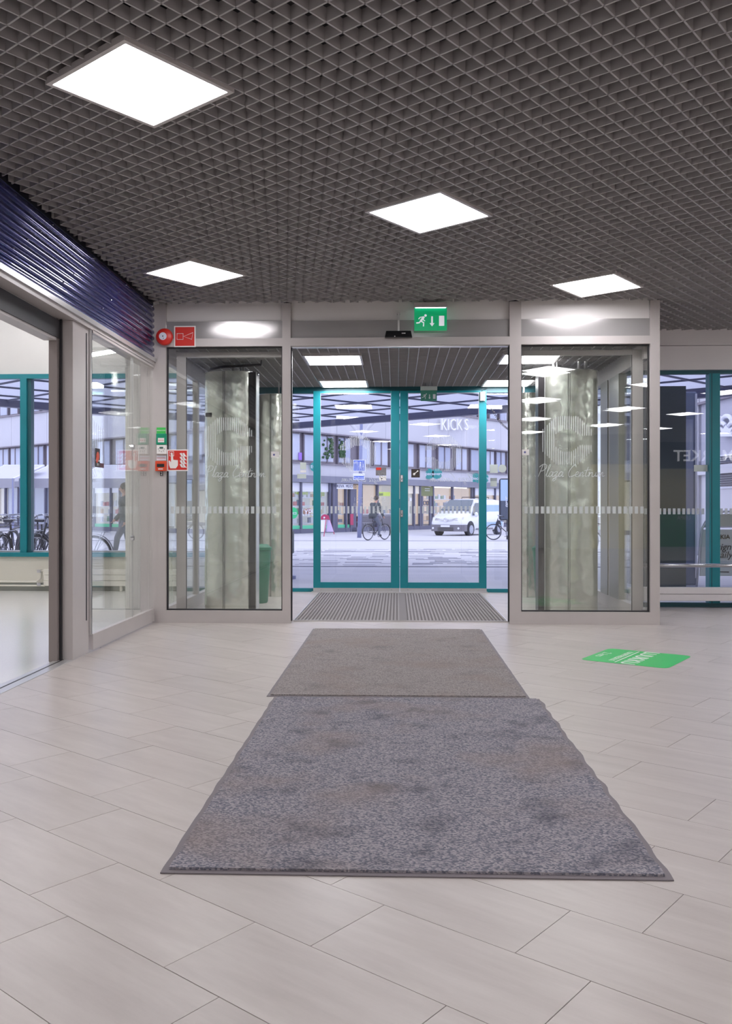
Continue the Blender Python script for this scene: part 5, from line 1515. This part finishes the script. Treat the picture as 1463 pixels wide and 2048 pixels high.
# advertising panel and bicycle right of the van
Yq = 38.0
x0, x1, yy, z0, z1 = px_panel(998, 957, 1034, 1041, Yq); yy += 0.14
t = thing('street_advert', 'upright rounded advertising panel with a light blue picture and white lettering', 'advertising panel', ((x0+x1)/2, yy, ground(Yq)))
m = MB(); pts = []
for cxx, czz, a0_ in ((x1-.1, z1-.1, 0), (x0+.1, z1-.1, PI/2), (x0+.1, z0+.1, PI), (x1-.1, z0+.1, 3*PI/2)):
    for k in range(4): an = a0_+PI/2*k/3; pts.append((cxx+.1*math.cos(an), yy, czz+.1*math.sin(an)))
m.ext(pts, (0, .12, 0)).build('case', tyre, t)
MB().box(x0+.05, x1-.05, yy-.01, yy, z0+(z1-z0)*0.47, z1-.05).build('picture', mat('pale_blue_picture', (160, 184, 216), 0.4), t)
MB().box(x0+.05, x1-.05, yy-.01, yy, z0+.05, z0+(z1-z0)*0.47).build('lower_picture', mat('slate_picture', (70, 78, 98), 0.4), t)
m = MB()
for s_, fz, sz in (('H-PI', .60, .20), ('10.2', .51, .24), ('80C', .40, .2), ('H', .30, .2)):
    m.text(s_, (x0+(x1-x0)*.62, yy-.012, z0+(z1-z0)*fz*0.78+0.1), (1, 0, 0), (0, 0, 1), sz*1.3, .01)
m.build('lettering', sign_white, t)
MB().cyl(((x0+x1)/2, yy+.06, ground(Yq)), ((x0+x1)/2, yy+.06, z0), .08, 12).build('foot', tyre, t)

# ------------------------------------------------------------------ bicycles
def make_bike(label, skirt=False, frame_m=bike_black, basket=False):
    t = thing('bicycle', label, 'bicycle', (0, 0, 0), 0, local=True, group='bicycles parked outside the left shop')
    R = .34
    def circ(x, z, r, n=28): return [(x+r*math.cos(2*PI*k/n), 0, z+r*math.sin(2*PI*k/n)) for k in range(n)]
    for x in (-.52, .54):
        w = MB().tube(circ(x, R, R-.018), .018, 6, closed=True).build('wheel', tyre, t)
        MB().tube(circ(x, R, R-.042), .010, 5, closed=True).build('rim', bike_silver, w)
        m = MB()
        for k in range(14):
            an = 2*PI*k/14; m.cyl((x, .012*(-1)**k, R), (x+(R-.045)*math.cos(an), 0, R+(R-.045)*math.sin(an)), .0022, 3, caps=False)
        m.cyl((x, -.04, R), (x, .04, R), .022, 8); m.build('spokes', bike_silver, w)
        a0_, a1_ = (-.15*PI, .75*PI) if x > 0 else (.05*PI, 1.05*PI)
        pts = [(x+(R+.022)*math.cos(a0_+(a1_-a0_)*k/14), 0, R+(R+.022)*math.sin(a0_+(a1_-a0_)*k/14)) for k in range(15)]
        m = MB()
        for k in range(14):
            p, q = Vector(pts[k]), Vector(pts[k+1]); m.ext([p+Vector((0, -.028, 0)), p+Vector((0, .028, 0)), q+Vector((0, .028, 0)), q+Vector((0, -.028, 0))], (p-Vector((x, 0, R))).normalized()*.004)
        m.build('mudguard', frame_m if not skirt else bike_mint, t)
    m = MB(); bb = (-.06, 0, .28); hd_ = (.36, 0, .82); hd2 = (.40, 0, .70); sd = (-.20, 0, .76)
    m.tube([bb, (-.24, 0, .86)], .015, 8); m.tube([bb, hd2], .018, 8); m.tube([sd, hd_], .015, 8)
    for sy in (-.05, .05):
        m.tube([bb, (-.52, sy, .34)], .010, 6); m.tube([sd, (-.52, sy, .34)], .009, 6); m.tube([(hd2[0]+.02, sy*.8, .64), (.54, sy, .34)], .011, 6)
    m.tube([(.35, 0, .90), (.43, 0, .62)], .019, 8); m.build('frame', frame_m, t)
    m = MB(); m.tube([(.35, 0, .90), (.32, 0, 1.02)], .012, 8)
    m.tube([(.12, -.28, .98), (.26, -.27, 1.03), (.36, -.12, 1.05), (.32, 0, 1.02), (.36, .12, 1.05), (.26, .27, 1.03), (.12, .28, .98)], .011, 8); m.build('handlebar', bike_silver, t)
    for sy in (-.28, .28): MB().cyl((.10, sy, .975), (.22, sy, 1.01), .017, 8).build('grip', bike_black, t)
    m = MB(); m.ext([(-.38, -.08, .90), (-.36, -.10, .92), (-.24, -.07, .92), (-.10, -.02, .92), (-.10, .02, .92), (-.24, .07, .92), (-.36, .10, .92), (-.38, .08, .90)], (0, 0, .045)); m.build('saddle', bike_black, t, bevel=.01)
    m = MB(); m.cyl((-.06, -.06, .28), (-.06, .06, .28), .025, 10); m.cyl((-.06, .05, .28), (-.06, .055, .28), .09, 20)
    m.tube([(-.06, -.06, .28), (.05, -.07, .15)], .009, 6); m.tube([(-.06, .06, .28), (-.17, .07, .41)], .009, 6); m.build('crank', bike_silver, t)
    for p in ((.05, -.12, .15), (-.17, .12, .41)): MB().box(p[0]-.04, p[0]+.04, p[1]-.045, p[1]+.045, p[2]-.01, p[2]+.01).build('pedal', bike_black, t)
    m = MB(); 
    for sy in (-.05, 0, .05): m.tube([(-.25, sy, .74), (-.80, sy, .74)], .006, 5)
    m.tube([(-.80, -.06, .74), (-.80, .06, .74)], .006, 5); m.tube([(-.70, -.06, .74), (-.53, -.06, .36)], .006, 5); m.tube([(-.70, .06, .74), (-.53, .06, .36)], .006, 5)
    m.build('rack', bike_silver, t)
    if basket:
        m = MB()
        for k in range(5):
            z = .80+.06*k; m.tube([(.42, -.15, z), (.66, -.17, z), (.66, .17, z), (.42, .15, z)], .004, 4, closed=True)
        for k in range(9):
            y = -.15+.0375*k; m.tube([(.42, y, .80), (.66, y, .80), (.66, y*1.1, 1.04)], .003, 4)
        m.build('basket', bike_black, t)
    if skirt:
        MB().ext([(-.52, -.045, .36), (-.26, -.045, .40), (-.18, -.045, .66), (-.45, -.045, .72), (-.78, -.045, .60)], (0, .09, 0)).build('skirt_guard', bike_mint, t)
    return t
bikeA = make_bike('dark bicycle whose rear wheel shows through the fixed shop glass, right of the metal post')
bikeB = make_bike('bicycle with a mint green skirt guard beside the open doorway edge', skirt=True, basket=True)
bikeC = make_bike('dark bicycle with a front basket', basket=True)
def put(b, u, Y, rot, label=None, group='bicycles parked outside the left shop', lean=0.0):
    p = at(u, Y); b.location = p; b.rotation_euler = (lean, 0, rot); b['group'] = group
    if label: b['label'] = label
    return b
put(bikeA, 131, 15.6, math.radians(176))
put(bikeB, 146, 17.5, math.radians(92), lean=.05)
put(bikeC, -32, 17.2, math.radians(90), 'dark bicycle with a front basket at the very left edge of the photo', lean=.05)
for u, Y, r, lb, src in ((28, 17.2, 89, 'bicycle just left of the teal mullion, turned away from us', bikeA), (88, 17.3, 91, 'bicycle right of the teal mullion, turned away from us', bikeA),
                    (2, 19.6, 90, 'bicycle with a basket in the second row at the far left', bikeC), (60, 19.5, 94, 'bicycle in the second row behind the teal mullion', bikeA),
                    (118, 19.6, 90, 'bicycle with a basket in the second row close to the shop doorway', bikeC)):
    put(copy_tree(src), u, Y, math.radians(r), lb, lean=.05)
put(copy_tree(bikeA), 1012, 37.0, math.radians(168), 'bicycle standing before the advertising panel right of the van', 'bicycles on the square')
put(copy_tree(bikeA), 1207, 24.0, math.radians(120), 'bicycle seen through the right side wall of the vestibule', 'bicycles on the square')

# ------------------------------------------------------------------ people
def make_person(name, label, J, loc, rot, coatm, trm, hairm, bag=False):
    """J: joint places in the body's own frame (x forward, y left, z up)"""
    t = thing(name, label, 'person', loc, rot, local=True)
    def skinned(nm, verts, edges, rad, mt, root=0):
        me = bpy.data.meshes.new(nm); me.from_pydata(verts, edges, []); me.materials.append(mt)
        o = bpy.data.objects.new(nm, me); COL.objects.link(o); o.parent = t
        sk = o.modifiers.new('skin', 'SKIN'); sk.use_smooth_shade = True
        if not me.skin_vertices: me.attributes.new('x', 'FLOAT', 'POINT')
        return o, sk, me
    verts = []; edges = []; rads = []; idx = {}
    def v(n, p, r): idx[n] = len(verts); verts.append(p); rads.append(r)
    def e(a_, b_): edges.append((idx[a_], idx[b_]))
    for n, (p, r) in J.items(): v(n, p, r)
    for a_, b_ in (('pelvis', 'waist'), ('waist', 'chest'), ('chest', 'neck'), ('neck', 'head0'), ('head0', 'head1'), ('head1', 'head2'),
                   ('chest', 'shL'), ('shL', 'elL'), ('elL', 'wrL'), ('chest', 'shR'), ('shR', 'elR'), ('elR', 'wrR'),
                   ('pelvis', 'hipL'), ('hipL', 'knL'), ('knL', 'anL'), ('anL', 'toL'), ('pelvis', 'hipR'), ('hipR', 'knR'), ('knR', 'anR'), ('anR', 'toR')): e(a_, b_)
    # body surface: tapering tubes merged to one mesh by a voxel remesh
    m = MB()
    def limb(a_, b_, ra, rb, n=10):
        m.cyl(a_, b_, ra, n, rb); m.ball(a_, ra, 10, 6); m.ball(b_, rb, 10, 6)
    for a_, b_ in edges:
        limb(verts[a_], verts[b_], rads[a_], rads[b_])
    for sd in ('L', 'R'):
        w0 = Vector(J['wr'+sd][0]); el = Vector(J['el'+sd][0]); d = (w0-el).normalized()
        side = Vector((0, 1, 0)) if abs(d.y) < .9 else Vector((1, 0, 0)); side = (side-d*side.dot(d)).normalized(); up_ = d.cross(side)
        pm = w0+d*.06; limb(w0, pm, .030, .034)
        for k, (o_, l_) in enumerate(((-.027, .062), (-.009, .074), (.009, .070), (.027, .056))):
            b0_ = pm+side*o_+d*.02; k1 = b0_+d*l_*.6+up_*.004; k2 = k1+d*l_*.4+up_*.018
            limb(b0_, k1, .009, .009, 6); limb(k1, k2, .009, .0075, 6)
        sg = 1 if sd == 'L' else -1
        limb(w0+side*.022, w0+side*.045+d*.045, .012, .010, 6)
    hd0 = Vector(J['head1'][0])
    m.ball(hd0+Vector((0, 0, .02)), .100, 16, 12, (.95, .78, 1.18)); m.ball(hd0+Vector((.098, 0, -.005)), .016, 8, 6, (1.2, .8, 1.5))
    for sy in (-1, 1): m.ball(hd0+Vector((.0, .080*sy, 0)), .022, 8, 6, (.6, .4, 1.2))
    body = m.build('body', skin_m, t)
    rm = body.modifiers.new('remesh', 'REMESH'); rm.mode = 'VOXEL'; rm.voxel_size = .0085; rm.use_smooth_shade = True
    m = MB()
    for sy in (-1, 1): m.ball(hd0+Vector((.088, .032*sy, .022)), .009, 8, 6)
    m.ball(hd0+Vector((.090, 0, -.045)), .016, 8, 6, (.4, 1.3, .35)); m.build('eyes_and_mouth', hairm, t)
    m = MB(); m.ball(hd0+Vector((-.020, 0, .045)), .112, 16, 10, (.98, .84, 1.05)); m.build('hair', hairm, t, smooth=True)
    def shell(nm, pairs, grow, mt, vox=.014):
        mm = MB()
        for a_, b_ in pairs:
            pa, ra = J[a_]; pb, rb = J[b_]; pb = Vector(pb); pa = Vector(pa)
            mm.cyl(pa, pb, ra+grow, 12, rb+grow); mm.ball(pa, ra+grow, 12, 8); mm.ball(pb, rb+grow, 12, 8)
        o = mm.build(nm, mt, t); r = o.modifiers.new('remesh', 'REMESH'); r.mode = 'VOXEL'; r.voxel_size = vox; r.use_smooth_shade = True; return o
    shell('coat', (('pelvis', 'waist'), ('waist', 'chest'), ('chest', 'shL'), ('chest', 'shR'), ('shL', 'elL'), ('elL', 'wrL'), ('shR', 'elR'), ('elR', 'wrR'), ('pelvis', 'hipL'), ('pelvis', 'hipR')), .022, coatm)
    shell('trousers', (('hipL', 'knL'), ('knL', 'anL'), ('hipR', 'knR'), ('knR', 'anR')), .014, trm)
    shell('shoe', (('anL', 'toL'),), .012, bike_black); shell('shoe', (('anR', 'toR'),), .012, bike_black)
    if bag:
        o = MB().ball((-.20, 0, 1.22), .17, 12, 8, (.7, .9, 1.25)).build('backpack', mat('grey_backpack', (88, 92, 100), .8), t, smooth=True)
    return t
walk = dict(pelvis=((0, 0, .95), .13), waist=((0, 0, 1.10), .125), chest=((.02, 0, 1.33), .14), neck=((.03, 0, 1.50), .055), head0=((.04, 0, 1.56), .05), head1=((.05, 0, 1.64), .07), head2=((.05, 0, 1.70), .06),
            shL=((.01, .19, 1.42), .06), elL=((-.10, .24, 1.14), .045), wrL=((.02, .25, .90), .03), shR=((.01, -.19, 1.42), .06), elR=((.04, -.24, 1.13), .045), wrR=((.22, -.23, .95), .03),
            hipL=((0, .09, .92), .09), knL=((.20, .09, .52), .058), anL=((.26, .09, .10), .04), toL=((.40, .10, .05), .035), hipR=((0, -.09, .92), .09), knR=((-.04, -.09, .50), .058), anR=((-.30, -.09, .16), .04), toR=((-.20, -.09, .05), .035))
pw = at(252, 20.5)
make_person('person', 'person in a dark grey hooded coat walking past outside the left shop glass', walk, pw, math.radians(200), coat_m, jeans_m, hair_m, bag=True)
# cyclist: sits on a bicycle of the same build
pc = at(752, 37.0)
bk = put(copy_tree(bikeA), 752, 37.0, math.radians(50), 'bicycle being ridden past the warmly lit shop front', 'bicycles on the square')
ride = dict(pelvis=((-.24, 0, 1.06), .13), waist=((-.19, 0, 1.20), .125), chest=((-.08, 0, 1.42), .14), neck=((-.02, 0, 1.58), .055), head0=((.0, 0, 1.64), .05), head1=((.02, 0, 1.72), .07), head2=((.02, 0, 1.78), .06),
            shL=((-.07, .19, 1.50), .06), elL=((.02, .25, 1.24), .045), wrL=((.12, .27, 1.04), .03), shR=((-.07, -.19, 1.50), .06), elR=((.02, -.25, 1.24), .045), wrR=((.12, -.27, 1.04), .03),
            hipL=((-.22, .10, 1.02), .09), knL=((.14, .11, .86), .058), anL=((-.19, .12, .52), .04), toL=((-.08, .12, .46), .035), hipR=((-.22, -.10, 1.02), .09), knR=((.12, -.11, .64), .058), anR=((.02, -.12, .25), .04), toR=((.14, -.12, .20), .035))
make_person('person', 'person in dark clothes riding a bicycle past the warmly lit shop front', ride, pc, math.radians(50), coat_m, jeans_m, hair_m)

# ------------------------------------------------------------------ right of the vestibule, outside
dwl = thing('dark_pillar', 'broad dark wall pillar close outside the right-hand windows', 'pillar', (3.6, 12.6, ground(12.6)))
a_ = P(1290, 900, y=12.5); b_ = P(1371, 900, y=12.5)
MB().box(a_.x, b_.x, 12.5, 14.5, ground(12.5)-.1, 2.80).build('shaft', dark_wall, dwl)
c_ = P(1393, 900, y=13.2)
cb = thing('advertising_cabinet', 'tall blue grey advertising cabinet beside the dark pillar', 'cabinet', ((b_.x+c_.x)/2+.05, 13.2, ground(13.2)))
zt = HC+(CY-786)/FPX*13.2
MB().box(b_.x+.10, c_.x, 13.2, 13.6, ground(13.2), zt).build('case', bluebox, cb, bevel=.02)
MB().box(c_.x-.03, c_.x, 13.19, 13.2, ground(13.2)+.1, zt-.03).build('edge_strip', sign_white, cb)
MB().box(b_.x+.12, c_.x-.06, 13.185, 13.2, 1.0, 2.4).build('poster_window', pane_far, cb)
# emblem building
FB = Face((1390-CX and (1385-CX)/FPX*23.0, 23.0), ((1560-CX)/FPX*19.0, 19.0))
t = thing('panelled_building', 'pale panelled building with a white clover shaped emblem and a louvre, at the right edge', 'building', FB.pt(1.5, ground(21)))
FB.box(MB(), -.9, 12, -.5, 1.92, -.5, 0).build('lower_wall', facade_white, t)
FB.box(MB(), -.9, 12, 1.92, 2.14, -.5, .10).build('ledge', facade_white, t)
FB.box(MB(), -.9, 12, 2.14, 2.18, -.5, .06).build('ledge_line', facade_brown, t)
s = -.9
while s < 12:
    FB.box(MB(), s+.006, s+1.494, 2.18, 3.72, -.5, 0.0).build('wall_panel', mat('mid_panel', (176, 176, 190), .5) if s < -.8 else bpy.data.materials['mid_panel'], t); s += 1.5
FB.box(MB(), -.9, 12, 3.72, 3.78, -.5, .10).build('ledge_line', facade_brown, t)
FB.box(MB(), -.9, 12, 3.78, 8.0, -.5, .04).build('upper_wall', facade_white, t)
m = MB(); s0 = FB.s(1399); q = Vector(FB.pt(s0, 0, .08)); m.cyl((q.x, q.y, ground(21)), (q.x, q.y, 4.6), .06, 12); m.build('downpipe', facade_white, t, smooth=True)
lv = FB.pbox(MB(), 1440, 907, 1500, 976, .0, .03).build('louvre_frame', sign_white, t)
zt_, zb_ = FB.z(1450, 911), FB.z(1450, 973)
for k in range(14):
    z = zb_+(zt_-zb_)*(k+.5)/14; FB.box(MB(), FB.s(1442), FB.s(1498), z-.022, z+.012, .03, .06).build('louvre_slat', louvre, lv)
m = MB(); D3 = Vector((FB.d.x, FB.d.y, 0)); Z3 = Vector((0, 0, 1))
def fbp(u, v): return Vector(FB.pt(FB.s(u), FB.z(u, v), .10))
def stroke(pts, r): m.tube([fbp(*p) for p in pts], r, 8)
stroke([(1438, 836), (1446, 835), (1450, 838)], .05)
arc = []
for k in range(12): an = math.radians(20+250*k/11); arc.append((1449+9.5*math.cos(an)*1.0, 855-10*math.sin(an)))
stroke(arc, .055)
arc = []
for k in range(12): an = math.radians(-20+220*k/11); arc.append((1461+9.5*math.cos(an), 842-10*math.sin(an)))
stroke(arc, .055)
arc = []
for k in range(12): an = math.radians(-90+250*k/11); arc.append((1474+9.5*math.cos(an), 855-10*math.sin(an)))
stroke(arc, .055)
m.ext([fbp(*p) for p in ((1449, 873), (1476, 873), (1472, 863), (1477, 853), (1468, 858), (1462, 850), (1457, 858), (1448, 853), (1453, 863))], (FB.n.x*.05, FB.n.y*.05, 0))
m.build('emblem', sign_white, t)
# arched pavement board behind the right-hand windows
Yb = 12.4
def bp3(u, v, dy=0): 
    q = P(u, v, y=Yb); return Vector((q.x, q.y+dy, q.z))
q0_ = bp3(1440, 1100)
t = thing('arched_sign', 'grey arched pavement sign with black lettering and an arrow outside the right window', 'sandwich board', (bp3(1447, 1180).x, Yb, ground(Yb)))
arch = [(1392, 1178), (1396, 1130), (1400, 1080), (1404, 1056), (1410, 1044), (1420, 1034), (1432, 1027), (1446, 1023), (1458, 1023), (1472, 1027), (1484, 1034), (1494, 1044), (1500, 1056), (1504, 1080), (1508, 1130), (1512, 1178)]
gz = ground(Yb)
pts = [bp3(*p) for p in arch]; pts[0].z = gz; pts[-1].z = gz
MB().tube(pts, .016, 8).build('tube_frame', bike_silver, t, smooth=True)
MB().tube([bp3(1404, 1054), bp3(1500, 1054)], .010, 6).build('cross_bar', bike_silver, t)
grey_board = mat('grey_sign_board', (166, 172, 172), .5)
MB().ext([bp3(*p) for p in ((1399, 1152), (1403, 1059), (1501, 1059), (1505, 1152))], (0, .02, 0)).build('board', grey_board, t)
MB().ext([bp3(*p, .0) for p in ((1408, 1053), (1413, 1045), (1424, 1036), (1440, 1029), (1458, 1027), (1474, 1030), (1486, 1038), (1494, 1046), (1498, 1053))], (0, .015, 0)).build('head_panel', mat('grey_sign_head', (150, 156, 150), .5), t)
m = MB()
def bt(s_, u, v, sz, sh=0.0, bold=0.0): m.text(s_, bp3(u, v, -.004), (1, 0, 0), (0, 0, 1), sz, .003, align='LEFT', shear=sh, bold=bold)
bt('AUJKKIA', 1411, 1074, .085, 0, .012); bt('design', 1413, 1094, .13, .25, .006); bt('kesäily', 1413, 1110, .13, .25, .006)
m.build('lettering', black, t)
m = MB(); m.ext([bp3(*p, -.004) for p in ((1412, 1143), (1419, 1139), (1419, 1142.2), (1457, 1143), (1457, 1145.4), (1419, 1144), (1419, 1147))], (0, .003, 0)); m.build('arrow', black, t)

# ------------------------------------------------------------------ shops behind the camera that the glass mirrors
t = thing('market_front', 'food shop front behind the camera, mirrored in the right-hand window', 'shop front', (9.0, Y0+.2, 0))
MB().box(5.2, 11.9, Y0+.02, Y0+.5, 2.25, 3.02).build('fascia', mat('dark_fascia', (44, 52, 62), .4), t)
MB().text('MARKET', (9.0, Y0+.505, 2.60), (-1, 0, 0), (0, 0, 1), .46, .02, bold=.012).build('lettering', mat('lit_letters', (235, 235, 235), .5, emit=(240, 240, 245), es=1.6), t)
MB().box(5.2, 11.9, Y0+.02, Y0+.06, 0, 2.25).build('interior_wall', mat('warm_interior', (190, 176, 140), .7, emit=(190, 176, 130), es=.35), t)  # wall given its own glow to read as a lit shop
MB().box(7.3, 8.6, Y0+1.2, Y0+1.8, 0, .98).build('counter', mat('green_counter', (30, 150, 60), .4), t)
MB().text('LEIPÄ', (8.0, Y0+1.815, .8), (-1, 0, 0), (0, 0, 1), .16, .01).build('counter_text', white, t)
